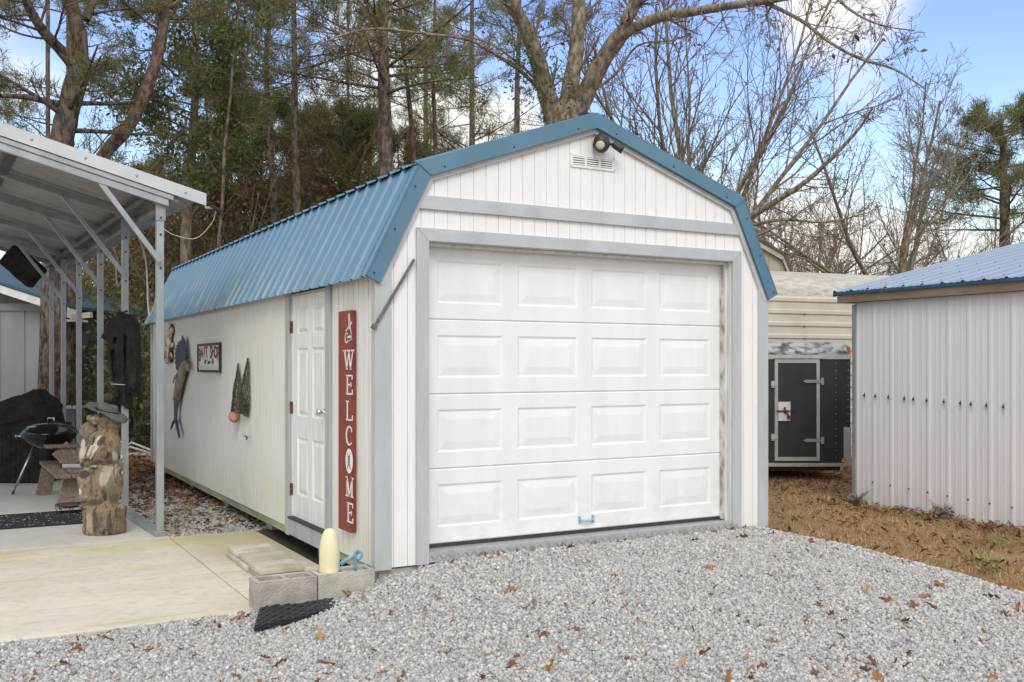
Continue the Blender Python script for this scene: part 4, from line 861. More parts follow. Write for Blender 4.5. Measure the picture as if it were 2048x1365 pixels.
mb = MB(); mb.bar((-.1, -.155, .0), (-.1, -.155, .068), .03, .03); mb.bar((.1, -.245, .0), (.1, -.245, .068), .03, .03); mb.build('standoff', M['wood'], tm)
# entrance mat with paint specks, and the wire dish
mp_ = thing('rubber_mat', 'long black floor mat flecked with white specks on the carport slab', 'mat', (-2.1, 4.66, -.164))
mb = MB(); mb.add([(-1.6, -.50, 0), (.80, -.50, 0), (.80, .48, 0), (-1.6, .42, 0), (-1.6, -.50, .012), (.80, -.50, .012), (.80, .48, .012), (-1.6, .42, .012)], [(3, 2, 1, 0), (4, 5, 6, 7), (0, 1, 5, 4), (1, 2, 6, 5), (2, 3, 7, 6), (3, 0, 4, 7)]); mb.build('mat_sheet', M['mat'], mp_)
mb = MB()
for _ in range(240):
    x, y, r = rnd.uniform(-.7, .78), rnd.uniform(-.48, .42), rnd.choice((.004, .005, .006, .009)); mb.prism([(x+r*math.cos(a), y+r*1.6*math.sin(a)) for a in (0, 1.2, 2.6, 3.9, 5.1)], lambda u, v, t: (u, v, .0125+.0008*t))
o = mb.build('specks', M['speck'], mp_); tag(o, kind='stuff')
b = at_z(143, 1024, -.15); di = thing('wire_dish', 'shallow glass dish in a black wire stand on the mat', 'dish', (b.x, b.y, -.152))
mb = MB(); mb.lathe([(.09, .055), (.14, .075), (.145, .082), (.10, .066), (.01, .06)], (0, 0, 0), 24); mb.build('dish', M['chrome'], di)
mb = MB(); mb.tube([(.155*math.cos(a), .155*math.sin(a), .08) for a in [6.2832*i/24 for i in range(25)]], .005, 5)
for i in range(8): a = 6.2832*i/8; mb.tube([(.155*math.cos(a), .155*math.sin(a), .08), (.14*math.cos(a), .14*math.sin(a), .0), (.09*math.cos(a), .09*math.sin(a), .003)], .004, 5)
mb.build('wire_stand', M['black'], di)
# black cover tied round the second post
b = cpw(0, PY[1], 0); cv = thing('post_cover', 'black cloth cover tied around the second carport post', 'cover', (b.x, b.y, .9), -YAW)
kz_ = lambda zy: CAM.z+(HOR-(610+zy/5.938))/FPX*10.35-.9
kx_ = lambda zx_: (200+zx_/5.938-250.5)/FPX*10.35
mb = MB()
for poly, dep in (([(245, 75), (320, 105), (345, 100), (420, 170), (455, 240), (460, 420), (478, 620), (490, 830), (440, 1100), (360, 1020), (375, 1250), (320, 1230), (290, 1140), (240, 1130), (195, 1230), (180, 1000), (185, 920), (170, 760), (130, 560), (125, 390), (60, 415), (55, 360), (120, 230), (180, 150)], .055),
                  ([(170, 160), (300, 110), (310, 360), (215, 400), (130, 380), (60, 400), (110, 250)], .10), ([(345, 120), (440, 220), (455, 500), (440, 1050), (380, 900), (350, 400)], .09), ([(185, 900), (345, 950), (340, 1000), (330, 1200), (200, 1180)], .07)):
    mb.prism([(kx_(a), kz_(c)) for a, c in poly], lambda u, v, t: (u, -dep+2*dep*t, v))
for p in (((250, 150), (150, 560), (190, 900)), ((320, 120), (250, 500), (270, 940)), ((400, 200), (385, 600), (400, 1000)), ((340, 110), (300, 420), (320, 930)), ((280, 400), (200, 520), (130, 400)), ((430, 300), (470, 640), (450, 1000)), ((220, 960), (250, 1060), (200, 1200)), ((330, 960), (330, 1100), (350, 1240))):
    mb.tube([(kx_(a), -.075-.02*(i == 1), kz_(c)) for i, (a, c) in enumerate(p)], [.016, .026, .016], 6)
blob(mb.build('cloth', M['cloth'], cv), .011, 3, .03, .09)
mb = MB(); mb.tube([(kx_(180), -.105, kz_(938)), (kx_(350), -.105, kz_(948))], .006, 6); mb.build('tie_cord', M['cord'], cv)
mb = MB(); mb.tube([(kx_(245), -.05, kz_(70)), (kx_(300), -.06, kz_(100)), (kx_(355), -.05, kz_(75))], .010, 6); mb.build('knot', M['black'], cv)
b = cpw(.0, PY[1], 0); bd = thing('bead_strand', 'strand of small white beads hanging beside the carved bear', 'bead strand', (b.x-.045, b.y-.05, .45), 0)
mb = MB(); mb.tube([(0, 0, .14), (0, 0, -.25)], .003, 5); 
for i in range(9): mb.ell((.008*(-1)**i, 0, -.02-.028*i), (.014, .012, .014), 8, 6)
mb.build('beads', M['white'], bd)

# ================================================================== CARVED BEAR
bp = at_z(214, 1072, -.165); be = thing('bear_carving', 'chainsaw-carved wooden bear standing on a log stump at the patio edge', 'carving', (bp.x, bp.y+.16, -.165), -YAW)
K_ = .00109
bx_ = lambda zx_: (zx_-388)*K_
bz_ = lambda zy: (1250-zy)*K_
mb = MB()
mb.lathe([(.185, .0), (.192, .04), (.186, .15), (.196, .235), (.15, .262)], (bx_(388), 0, 0), 30, True, (1, .9))
for zx_, zy, rx, ry, rz, yy in ((390, 930, .130, .13, .15, 0), (375, 840, .165, .145, .165, .01), (440, 840, .105, .13, .19, .0), (272, 790, .090, .095, .115, -.065), (275, 880, .070, .085, .14, -.08), (290, 1010, .085, .065, .035, -.10), (420, 1005, .085, .09, .04, -.06), (320, 970, .055, .065, .07, -.08),
                                (430, 690, .112, .115, .12, .01), (375, 560, .150, .13, .14, .01), (395, 460, .130, .118, .095, 0), (265, 510, .066, .09, .10, -.025), (242, 590, .055, .075, .09, -.045), (250, 655, .048, .06, .04, -.06), (475, 520, .066, .09, .125, -.04), (455, 590, .082, .08, .09, -.08),
                                (420, 395, .090, .095, .055, 0), (435, 340, .090, .095, .05, 0), (440, 288, .085, .098, .066, 0), (370, 280, .078, .076, .050, -.01), (305, 280, .054, .052, .037, -.015), (272, 277, .031, .043, .032, -.015), (345, 320, .060, .045, .018, -.01), (505, 280, .018, .03, .032, -.02)):
    mb.ell((bx_(zx_), yy, bz_(zy)), (rx, ry, rz), 20, 14)
for i in range(7): mb.tube([(bx_(215+i*20), -.075-.004*i, bz_(600)), (bx_(218+i*19), -.088, bz_(680))], [.013, .006], 6)
mb.tube([(bx_(330), -.11, bz_(500)), (bx_(270), -.125, bz_(620))], [.03, .02], 8)
body = blob(mb.build('carved_body', M['bear'], be), .007, 3, .014, .022, 3)
mb = MB(); mb.lathe([(.043, .0), (.043, .012), (.036, .014), (.003, .010)], (0, 0, 0), 22)
o = mb.build('cut_knot', M['knot'], be); o.rotation_euler = (R(90), 0, R(-12)); o.location = (bx_(445), -.163, bz_(562)); o.scale = (.9, 1.25, 1)
mb = MB(); mb.ell((bx_(255), -.015, bz_(268)), (.016, .026, .018), 10, 8); mb.ell((bx_(385), -.092, bz_(262)), (.010, .008, .010), 8, 6); mb.build('nose_and_eye', M['ink'], be)
mb = MB(); mb.prism([(bx_(a), bz_(c)) for a, c in ((160, 400), (180, 345), (230, 310), (285, 315), (300, 370), (290, 430), (240, 455), (190, 440))], lambda u, v, t: (u+.02*t, .02+.03*t, v)); mb.build('paddle', M['wood'], be, bevel=.006)
mb = MB(); mb.tube([(bx_(480), -.10, bz_(270)), (bx_(430), -.118, bz_(315)), (bx_(360), -.115, bz_(370)), (bx_(310), -.125, bz_(410)), (bx_(285), -.135, bz_(480)), (bx_(275), -.13, bz_(510))], .0045, 6); mb.build('cord', M['hat'], be)
ha = thing('hat', 'floppy grey brimmed hat resting on the carved bear head', 'hat', be.location+Matrix.Rotation(-YAW, 3, 'Z') @ Vector((bx_(410), 0, bz_(222))), -YAW)
mb = MB(); vs = []; n = 40; rings = [(.010, .076, 0), (.055, .074, 0), (.078, .058, 0), (.088, .02, 0), (.092, .0, 0), (.115, -.004, .3), (.145, .0, .7), (.170, .004, 1.)]
for r, z, w in rings:
    for k_ in range(n):
        a = 6.2832*k_/n; cx_, sy_ = math.cos(a), math.sin(a); dz = w*(-.050*cx_*abs(cx_)+.035*sy_*sy_*(-1 if sy_ < 0 else .4)*.4-.030*max(0, cx_)**2+.014*math.sin(3*a+.6))
        if w == 0: dz = (.012*cx_*-1+.006*math.sin(2*a))*(z > .03)-.018*(r < .06)
        vs.append((r*cx_*(1.0 if w else .95), r*sy_*.92, z+dz))
mb.add(vs, [(i*n+k_, i*n+(k_+1) % n, (i+1)*n+(k_+1) % n, (i+1)*n+k_) for i in range(len(rings)-1) for k_ in range(n)]+[tuple(range(n))], True)
ha.rotation_euler = (0, R(9), -YAW); ha.scale = (1.12, 1.1, 1.05); o = mb.build('hat_felt', M['hat'], ha); q = o.modifiers.new('solid', 'SOLIDIFY'); q.thickness = .005
mb = MB(); mb.tube([(.0935*math.cos(a), .087*math.sin(a), .010-.010*math.cos(a)) for a in [6.2832*i/30 for i in range(31)]], .005, 6); mb.build('hat_band', M['black'], ha)

# ================================================================== BLOCKS, PAVERS, BUOY, MAT
def cmu(name, x, y, z, m, label):
    t = MB(); L, D, H, w = .39, .19, .19, .030; c = thing  # shell with two square cells
    xsx = [(0, w), (L/2-w/2, L/2+w/2), (L-w, L)]
    t.box(0, L, 0, w, 0, H); t.box(0, L, D-w, D, 0, H)
    for a, b_ in xsx: t.box(a, b_, w, D-w, 0, H)
    t.box(w, L-w, w, D-w, 0, .03); t.box(0, .012, .03, D-.03, 0, H)
    bm = bmesh.new(); me = bpy.data.meshes.new(name); me.from_pydata(t.v, [], t.f); bm.from_mesh(me); bmesh.ops.recalc_face_normals(bm, faces=bm.faces); bm.to_mesh(me); bm.free()
    o = link(name, me, m); o.location = (x, y, z); r = o.modifiers.new('remesh', 'REMESH'); r.mode = 'VOXEL'; r.voxel_size = .0055; r.use_smooth_shade = False
    tx = bpy.data.textures.new('grit', 'CLOUDS'); tx.noise_scale = .012; d = o.modifiers.new('disp', 'DISPLACE'); d.texture = tx; d.strength = .005
    return tag(o, label, 'cement block', None)
cmu('cement_block', -.845, -.118, -.166, M['cmu'], 'grey cement block with two open cells beside the ribbed rubber mat')
cmu('cement_block', -.447, -.112, -.162, M['cmup'], 'pale cement block holding the cream buoy at the shed corner')
by = thing('buoy', 'cream bullet-shaped foam buoy standing in a cement block', 'buoy', (-.340, -.017, -.13))
mb = MB(); mb.lathe([(.045, .0), (.060, .01), (.0655, .04), (.067, .08), (.067, .26), (.0655, .30), (.060, .345), (.050, .385), (.038, .415), (.026, .430), (.022, .432), (.021, .428), (.004, .427)], (0, 0, 0), 32); mb.build('float_body', M['buoy'], by)
mb = MB(); mb.tube([(.04, -.052, .16), (.042, -.0545, .16)], .004, 6); mb.build('nail_hole', M['ink'], by)
rdv = lambda u, v, t=6.50: at_t(u, v, t)
mb = MB(); A = rdv(681, 1129, 6.47); B = rdv(722, 1103, 6.52); mb.tube([A, A.lerp(B, .5)+Vector((0, 0, .004)), B], [.015, .012, .006], 8)
C_ = rdv(712, 1109, 6.50); lp = []
for k_ in range(13): a = R(90+k_*28); lp.append(rdv(717+6.5*math.cos(a), 1109.5-9*math.sin(a), 6.49))
mb.tube(lp, .009, 8); mb.tube([rdv(711, 1107, 6.50), rdv(711, 1125, 6.51), rdv(710.5, 1148, 6.52)], .012, 8)
o = mb.build('plastic_rod', M['bluer'], None, A); o.location = A; tag(o, 'light blue plastic rod with a looped end leaning beside the cream buoy', 'rod')
pv = [at_z(454.6, 1091.6, -.078), at_z(528.7, 1083.8, -.078), at_z(599, 1123.8, -.078), at_z(518.6, 1141.3, -.078)]
px0 = (pv[0].x+pv[3].x)/2; py0 = pv[3].y; pyl = (pv[0].y-pv[3].y); pxw = ((pv[1].x-pv[0].x)+(pv[2].x-pv[3].x))/2
print('PAVERS', px0, py0, pyl, pxw)
for lay in range(2):
    for i in range(3):
        mb = MB(); d = pyl/3; jx = rnd.uniform(-.014, .014); mb.box(-pxw/2, pxw/2, -d/2+.014, d/2-.014, 0, .0425)
        o = mb.build('paver', M['paver'], None, bevel=.010); o.location = (px0+pxw/2+jx, py0+d*(i+.5), -.164+lay*.0440); o.rotation_euler = (rnd.uniform(-.018, .018)*lay, rnd.uniform(-.01, .01)*lay, rnd.uniform(-.025, .025))
        tag(o, ('upper' if lay else 'lower')+' buff concrete paver at the '+('end of the stack nearest the cement blocks', 'middle of the stack beside the side door', 'end of the stack nearest the carport')[i], 'paver', 'pavers stacked on the patio')
rm = [at_z(523, 1214, -.15), at_z(655, 1188, -.15), at_z(683, 1214, -.15), at_z(508, 1260, -.15)]
ro_ = thing('ribbed_mat', 'black ribbed rubber mat lying on gravel against the cement block', 'mat', rm[0])
mb = MB(); rr_ = [p-rm[0] for p in rm]
def rq(s, t): return (rr_[0].lerp(rr_[1], s)).lerp(rr_[3].lerp(rr_[2], s), t)+Vector((0, 0, .008*(1-t)+.004*math.sin(s*9)))
mb.add([rq(i/12, j/6) for j in range(7) for i in range(13)], [(j*13+i, j*13+i+1, j*13+i+14, j*13+i+13) for j in range(6) for i in range(12)])
o = mb.build('mat_base', M['mat'], ro_); q = o.modifiers.new('solid', 'SOLIDIFY'); q.thickness = .012
mb = MB(); ribm = mat('worn_rubber_ribs', (.045, .045, .048), (.028, .028, .030), 30, rough=.6)
for j in range(19):
    t = .02+j*.96/18; mb.tube([rq(k_/24, t)+Vector((0, 0, .010+.004*math.sin(k_*1.57+(j//2)*3.14))) for k_ in range(25)], .0045, 4)
for k_ in range(0, 13): mb.tube([rq(min(.99, k_/12), .0)+Vector((0, 0, .006)), rq(min(.99, k_/12), .5)+Vector((0, 0, .006)), rq(min(.99, k_/12), 1.)+Vector((0, 0, .006))], .0035, 4)
mb.build('ribs', ribm, ro_)
# pale scraps beyond the carport
b = at_z(272, 912, -.175); o = thing('folded_chair', 'white plastic lounge frame lying on fallen leaves behind the shed', 'chair', b)
mb = MB(); mb.bar((-.35, .15, .03), (.25, -.12, .03), .22, .03); mb.build('seat', M['white'], o)
mb = MB(); mb.tube([(-.3, .2, .03), (-.05, .15, .22), (.3, -.05, .06)], .02, 6); mb.tube([(-.3, .0, .03), (-.1, -.05, .16), (.2, -.2, .05)], .02, 6)
for i in range(3): mb.ell((-.16-.03*i, .1, .08+.07*i), (.05, .05, .04), 8, 6)
mb.build('frame', M['white'], o)
b = at_z(298, 858, -.175); mb = MB(); mb.add([(-.4, -.3, 0), (.3, -.3, 0), (.4, .3, 0), (-.3, .3, 0), (-.3, -.2, .12), (.2, -.25, .3), (.3, .2, .22), (-.2, .2, .16)], [(3, 2, 1, 0), (4, 5, 6, 7), (0, 1, 5, 4), (1, 2, 6, 5), (2, 3, 7, 6), (3, 0, 4, 7)])
o = mb.build('white_bag', M['white']); o.location = b; blob(o, .03, 4, .06, .15); tag(o, 'crumpled white bag on the leaves at the shed back corner', 'bag')

# ================================================================== WHITE METAL SHED (right)
RX, RY = 6.12, 1.34
rs = thing('white_metal_shed', 'white ribbed metal shed with a bright blue metal roof and wooden eave board', 'shed', (RX, RY, -.2))
mb = MB(); pr = []; y = 0
while y < 7.5:                                                          # ribbed sheet running toward -y
    pr += [(y, 0), (y+.018, .0055), (y+.042, .0055), (y+.06, 0), (y+.10, 0), (y+.108, .0016), (y+.12, .0016), (y+.128, 0), (y+.165, 0), (y+.173, .0016), (y+.185, .0016), (y+.193, 0)]; y += .2286
vs = [(-h, -s, z) for z in (0.0, 2.26) for s, h in pr]; m = len(pr); mb.add(vs, [(i, i+1, m+i+1, m+i) for i in range(m-1)]); mb.build('ribbed_wall', M['wmetal'], rs, fix=False)
mb = MB(); mb.prism([(0, 0), (6, 0), (6, 2.25), (3.2, 2.9), (0, 2.24)], lambda u, v, t: (u+.004, .0-.03*t, v)); mb.box(6, 6.03, -7.5, 0, 0, 2.24); mb.build('end_wall', M['wmetal'], rs)
mb = MB(); mb.box(-.028, .03, .001, .012, 0, 2.24); mb.box(-.032, -.024, -.03, .012, 0, 2.24); mb.build('corner_trim', M['galvd'], rs)
mb = MB(); mb.box(-.085, -.05, -7.6, .17, 2.265, 2.375); mb.box(-.049, 3, .135, .17, 2.27, 2.365); mb.build('eave_board', M['woodb'], rs)
mb = MB(); mb.box(-.049, -.0, -7.6, .13, 2.266, 2.275); mb.build('soffit', M['woodb'], rs)
SL2 = .222; rz2 = lambda x: 2.385+SL2*(x+.10)
mb = MB(); pr = [(i*.0127, .0085*(.5-.5*math.cos(6.2832*i/6))+(.016 if i % 18 in (0, 1, 2) else 0)) for i in range(620)]
rib_sheet(mb, (-.10, .21, rz2(-.10)), (3.2, .21, rz2(3.2)), (0, -1, 0), pr); rib_sheet(mb, (6.5, .21, rz2(-.10)), (3.2, .21, rz2(3.2)), (0, -1, 0), pr)
o = mb.build('roof', M['blue2'], rs, fix=False); q = o.modifiers.new('solid', 'SOLIDIFY'); q.thickness = .004
mb = MB(); mb.box(-.105, -.098, -7.6, .21, 2.352, 2.384); mb.prism([(-.105, rz2(-.105)-.05), (3.2, rz2(3.2)-.05), (3.2, rz2(3.2)+.012), (-.105, rz2(-.105)+.012)], lambda u, v, t: (u, .205+.008*t, v)); mb.build('roof_edge_trim', mat('dark_blue_edge', (.035, .10, .19), (.03, .08, .15), 4, rough=.4), rs)
mb = MB(); dk = MB(); y = .12
for u in (1729, 1751, 1777, 1809, 1827, 1854, 1888, 1921, 1942, 1973, 2007):
    p = at_x(u, 791+(u-1729)*.083, RX-.005); l = p-rs.location; mb.ell((-.012, l.y, l.z), (.010, .012, .012), 8, 6)
    dk.prism([(l.y-.011, l.z-.09), (l.y-.007, l.z+.02), (l.y, l.z+.035), (l.y+.007, l.z+.02), (l.y+.011, l.z-.09), (l.y+.004, l.z-.012), (l.y-.004, l.z-.012)], lambda a, b, t: (-.006+.0006*t, a, b))
for i in range(11): l_y = -.25-i*.23; mb.ell((-.012, l_y, .32-.01*i), (.008, .009, .009), 8, 6)
for i in range(12):
    for j in range(3): x = .1+j*.6; mb.ell((x, -.1-i*.2286*1.0, rz2(x)+.012), (.006, .006, .006), 6, 4)
mb.build('wall_screws', M['rubber'], rs)
smg = MT('rust_smudge'); M['smudge'] = smg.set(smg.mix(smg.noise(40), (.10, .10, .11), (.40, .41, .44)), .7)
dk.build('screw_stains', M['smudge'], rs)

# ================================================================== CARGO TRAILER
TT = 13.0; tb0 = at_t(1620, 731, TT); tb0.z = -.16
tl = thing('cargo_trailer', 'black enclosed cargo trailer with a silver-framed side door', 'trailer', tb0, -YAW)
tx_ = lambda u: (u-1620)/FPX*TT
tz_ = lambda v: CAM.z+(HOR-v)/FPX*TT+.16
X0, X1 = tx_(1405), tx_(1701); Z0, Z1 = tz_(928), tz_(712)
mb = MB(); mb.box(X0, X1, 0, 1.5, Z0, Z1); mb.build('body', M['trail'], tl)
mb = MB(); r = tz_(684)-Z1; n = 8; pf = [(r*.9*(1-math.cos(R(90*i/n))), Z1+r*math.sin(R(90*i/n))) for i in range(n+1)]
vs = [(x, y, z) for x in (X0, X1-.06) for y, z in pf]+[(X1-.012, y+.012, Z1+(z-Z1)*.9) for y, z in pf]; k_ = n+1
mb.add(vs, [(s*k_+i, s*k_+i+1, (s+1)*k_+i+1, (s+1)*k_+i) for s in range(2) for i in range(n)], True); mb.box(X0, X1-.03, r*.9, 1.5, Z1, Z1+r*.98); mb.build('roof_cap', M['silv'], tl)
mb = MB(); mb.box(X0, X1+.004, -.012, -.001, Z1-.045, Z1+.012); mb.box(X0, X1+.004, -.014, -.001, Z0-.035, Z0+.01); mb.build('edge_rails', M['alu'], tl)
mb = MB(); mb.box(tx_(1687), X1+.006, -.010, -.0005, Z0+.0105, tz_(855)); mb.build('corner_guard', M['alu'], tl)
mb = MB(); mb.box(X1-.035, X1-.002, -.006, .05, Z1+.015, Z1+.12); mb.build('marker_lamp', M['orange'], tl)
mb = MB(); mb.box(tx_(1683), tx_(1691.5), -.0125, -.0105, tz_(925), tz_(917.5)); mb.build('reflector', M['amber'], tl)
mb = MB(); dx0, dx1, dz0, dz1 = tx_(1549), tx_(1639), tz_(922), tz_(718); w = .042
mb.box(dx0, dx0+w, -.014, -.002, dz0, dz1); mb.box(dx1-w, dx1, -.014, -.002, dz0, dz1); mb.box(dx0+w, dx1-w, -.014, -.002, dz0, dz0+.05); mb.box(dx0+w, dx1-w, -.014, -.002, dz1-.055, dz1)
mb.box(dx0+.004, dx0+.014, -.018, -.0142, dz0, dz1); dr = mb.build('door', M['alu'], tl)
mb = MB(); mb.box(dx0+w, dx1-w, -.006, -.003, dz0+.05, dz1-.055); mb.build('door_panel', M['trail'], dr)
mb = MB(); mb.box(dx0-.02, dx1+.04, -.03, -.001, dz1+.004, dz1+.02); mb.build('drip_rail', M['alu'], tl)
for v in (763, 881):
    mb = MB(); z = tz_(v); mb.prism([(dx1+.03, z-.018), (dx1+.03, z+.018), (tx_(1612), z+.022), (tx_(1605), z), (tx_(1612), z-.022)], lambda a, b, t: (a, -.026+.010*t, b)); mb.box(dx1+.012, dx1+.05, -.034, -.002, z-.045, z+.045); mb.build('strap_hinge', M['galv'], dr)
for v in (769, 875): mb = MB(); z = tz_(v); mb.box(dx0-.045, dx0-.004, -.022, -.002, z-.045, z+.045); mb.box(dx0-.05, dx0+.03, -.030, -.0225, z-.02, z+.02); mb.build('keeper', M['alu'], dr)
mb = MB(); mb.box(tx_(1556), tx_(1580), -.020, -.0145, tz_(842), tz_(804)); lp_ = mb.build('latch_plate', M['white'], dr)
mb = MB(); z = tz_(822); mb.tube([(tx_(1552), -.035, z), (tx_(1577), -.035, z)], .010, 6); mb.tube([(tx_(1568), -.035, z+.05), (tx_(1569), -.04, z-.03)], [.014, .012], 6); mb.tube([(tx_(1571), -.04, z), (tx_(1576), -.04, z-.07)], .010, 6); mb.box(tx_(1573), tx_(1580), -.05, -.03, z-.10, z-.06); mb.build('rusty_latch', M['rust'], lp_)
mb = MB(); mb.tube([(tx_(1576), -.036, z), (tx_(1590), -.036, z-.005)], .006, 6); mb.build('latch_bar', M['black'], lp_)
mb = MB()
for i in range(14):
    for u in (1672, 1696): mb.ell((tx_(u), -.002, Z0+.08+i*(Z1-Z0-.18)/13), (.006, .004, .006), 6, 4)
for i in range(13): mb.ell((X0+.1+i*(X1-X0-.15)/12, -.014, Z1-.015), (.006, .004, .006), 6, 4); mb.ell((X0+.1+i*(X1-X0-.15)/12, -.016, Z0-.012), (.006, .004, .006), 6, 4)
mb.build('rivets', M['alu'], tl)
for x in (-.75, -.35): mb = MB(); mb.lathe([(.20, -.09), (.23, -.06), (.23, .06), (.20, .09)], (0, 0, 0), 20); o = mb.build('wheel', M['rubber'], tl); o.rotation_euler = (R(90), 0, 0); o.location = (x, 1.35, .22)
mb = MB(); mb.box(X0, X1-.1, .1, 1.4, Z0-.10, Z0-.036); mb.build('chassis', M['rust'], tl)

# ================================================================== CREAM METAL BUILDING AND THE BARN BEHIND
cb_ = thing('cream_metal_building', 'long cream metal building with rounded eave and horizontal ribbed panels', 'building', (5.6, 6.0, -.2), R(-7.3))
mb = MB(); pf = []; z = 0; WZ = 2.66
def addp(y, z_): pf.append((y, z_))
z = 0
while z < WZ: pf += [(0, z), (-.022, z+.02), (-.022, z+.07), (0, z+.09)]; z += .2
n0 = len(pf); r = .34
arc = [(r*(1-math.cos(R(a))), WZ+r*math.sin(R(a))*1.0) for a in range(8, 76, 8)]; pf += arc
ya, za = pf[-1]; k_ = 0; yy = ya
while yy < 3.6:
    for d, h in ((0, 0), (.05, .022), (.12, .022), (.17, 0)): pf.append((yy+d, za+(yy+d-ya)*.15+h))
    yy += .27
vs = [(x, y, z) for x in (0, 11) for y, z in pf]; m = len(pf); fs = [(i, m+i, m+i+1, i+1) for i in range(m-1)]
mb.add(vs[:], fs[:n0]); mb.f = mb.f; o = mb.build('wall', M['cream'], cb_, fix=False)
mb = MB(); mb.add(vs, fs[n0:], False); mb.build('roof', M['creamd'], cb_, fix=False)
mb = MB()
for i in range(5):
    for x in (4.05, 5.25): mb.ell((x, -.024, 2.36-i*.2+.05), (.014, .008, .014), 6, 4)
mb.build('wall_screws', M['rubber'], cb_)
mb = MB(); mb.box(.0, .03, .02, 3.6, 0, 2.8); mb.box(10.97, 11, .02, 3.6, 0, 2.8); mb.build('end_wall', M['cream'], cb_)
BT = 25.; bb0 = at_t(1500, 731, BT); bb0.z = -.2
bn = thing('cream_barn', 'cream gambrel barn gable rising behind the cream metal building', 'barn', bb0, -YAW)
ux = lambda u: (u-1500)/FPX*BT
uz = lambda v: CAM.z+(HOR-v)/FPX*BT+.2
gp = [(ux(1580), uz(545)), (ux(1567), uz(513)), (ux(1503), uz(476)), (ux(1439), uz(513)), (ux(1426), uz(545))]
gp = [(gp[0][0]+.35, uz(590))]+gp[:]+[(gp[-1][0]-.35, uz(590))]; gp = gp[1:-1]
mb = MB(); gi = [(gp[0][0]-.08, 0)]+[(x*.94+.0, z-.10) for x, z in gp]+[(gp[-1][0]+.08, 0)]; mb.prism(gi, lambda a, b, t: (a, .05*t, b)); mb.build('gable_wall', mat('cream_siding', (.56, .53, .44), (.50, .47, .39), 3), bn)
mb = MB()
for a, b in zip(gp, gp[1:]): mb.bar((a[0], -.08, a[1]-.06), (b[0], -.08, b[1]-.06), .06, .13, (0, 0, 1))
mb.build('rake_board', M['cream'], bn)
mb = MB()
for a, b in zip(gp, gp[1:]): mb.bar(((a[0]+b[0])/2, -.15, (a[1]+b[1])/2+.04), ((a[0]+b[0])/2, 6, (a[1]+b[1])/2+.04), math.hypot(a[0]-b[0], a[1]-b[1])+.06, .06, Vector((-(b[1]-a[1]), 0, b[0]-a[0])).normalized()*(-1))
mb.build('roof', mat('brown_shingles', (.16, .14, .12), (.10, .09, .08), 9, rough=.9), bn)
mb = MB(); x = gp[-1][0]+.2
while x < gp[0][0]: mb.box(x, x+.012, -.006, .001, 0, prof_z(sorted(gp), x)-.2); x += .3
mb.build('siding_grooves', mat('cream_groove', (.34, .32, .27)), bn)
# ================================================================== VEGETATION
nr = np.random.default_rng(11)
def rperp(d, rg):
    v = Vector((rg.gauss(0, 1), rg.gauss(0, 1), rg.gauss(0, 1))); v = v-d*v.dot(d); return v.normalized()
def rot_dir(d, ang, rg): return (d*math.cos(ang)+rperp(d, rg)*math.sin(ang)).normalized()
class Tree:
    def __init__(s, seed): s.rg = random.Random(seed); s.limb = MB(); s.twig = MB(); s.tips = []
    def path(s, p, d, L, n, wob, trop):
        pts = [Vector(p)]; d = Vector(d)
        for i in range(n):
            d = (d+rperp(d, s.rg)*wob+Vector((0, 0, trop))).normalized(); pts.append(pts[-1]+d*(L/n))
        return pts
    def grow(s, p, d, L, r, lev, P, tmb=None):
        n = P['seg'][lev]; pts = s.path(p, d, L, n, P['wob'][lev], P['trop'][lev]); m = len(pts)
        r1 = max(P['rmin'], r*P['tap'][lev]); rad = [r+(r1-r)*i/(m-1) for i in range(m)]
        (s.limb if lev < P['limb'] else s.twig).tube(pts, rad, P['side'][lev], True, False)
        s.branch(pts, rad, L, lev, P)
    def branch(s, pts, rad, L, lev, P, t0=None):
        m = len(pts)
        if lev >= P['lev']:
            s.tips.append((pts[-1], (pts[-1]-pts[-2]).normalized()))
            if P.get('mid'): s.tips.append((pts[m//2], (pts[m//2]-pts[0]).normalized()))
            return
        k = P['n'][lev]; a0 = P['t0'][lev] if t0 is None else t0
        for i in range(k):
            t = a0+(1-a0)*(i+s.rg.random()*.8)/k; f = min(t, .999)*(m-1); j = int(f); q = pts[j].lerp(pts[min(j+1, m-1)], f-j); r = rad[j]
            d = (pts[min(j+1, m-1)]-pts[j]).normalized(); ang = R(P['ang'][lev]+s.rg.uniform(-1, 1)*P['jit'][lev])
            nd = rot_dir(d, ang, s.rg)
            if P.get('flat') and lev == 0: nd.z = nd.z*.35+s.rg.uniform(-.05, .25); nd.normalize()
            l = L*P['rat'][lev]*(1-P['sh'][lev]*t)*s.rg.uniform(.7, 1.2) if 'len' not in P or lev > 0 else P['len']*(1-P['sh'][0]*(i/k))*s.rg.uniform(.65, 1.25)
            s.grow(q, nd, l, max(P['rmin'], min(r*P['rr'][lev], r*.8)), lev+1, P)
PB = dict(lev=4, limb=2, n=[6, 6, 6, 4], t0=[.35, .2, .12, .1], ang=[32, 34, 36, 40], jit=[10, 14, 16, 20], rat=[.85, .62, .52, .5], sh=[.25, .45, .5, .4], rr=[.62, .5, .5, .6], tap=[.5, .3, .3, .4, .5],
          seg=[5, 6, 5, 4, 3], wob=[.05, .10, .13, .16, .18], trop=[.02, .05, .05, .04, .03], side=[9, 6, 4, 3, 3], rmin=.0065)
PP = dict(lev=3, limb=2, n=[44, 7, 3], t0=[.35, .25, .4], ang=[78, 48, 40], jit=[14, 16, 20], rat=[.3, .42, .5], sh=[.55, .45, .4], rr=[.28, .45, .6], tap=[.4, .3, .3, .5],
          seg=[9, 5, 3, 2], wob=[.02, .10, .15, .15], trop=[.0, .03, .06, .08], side=[10, 5, 3, 3], rmin=.008, len=3.4, flat=True, mid=True)
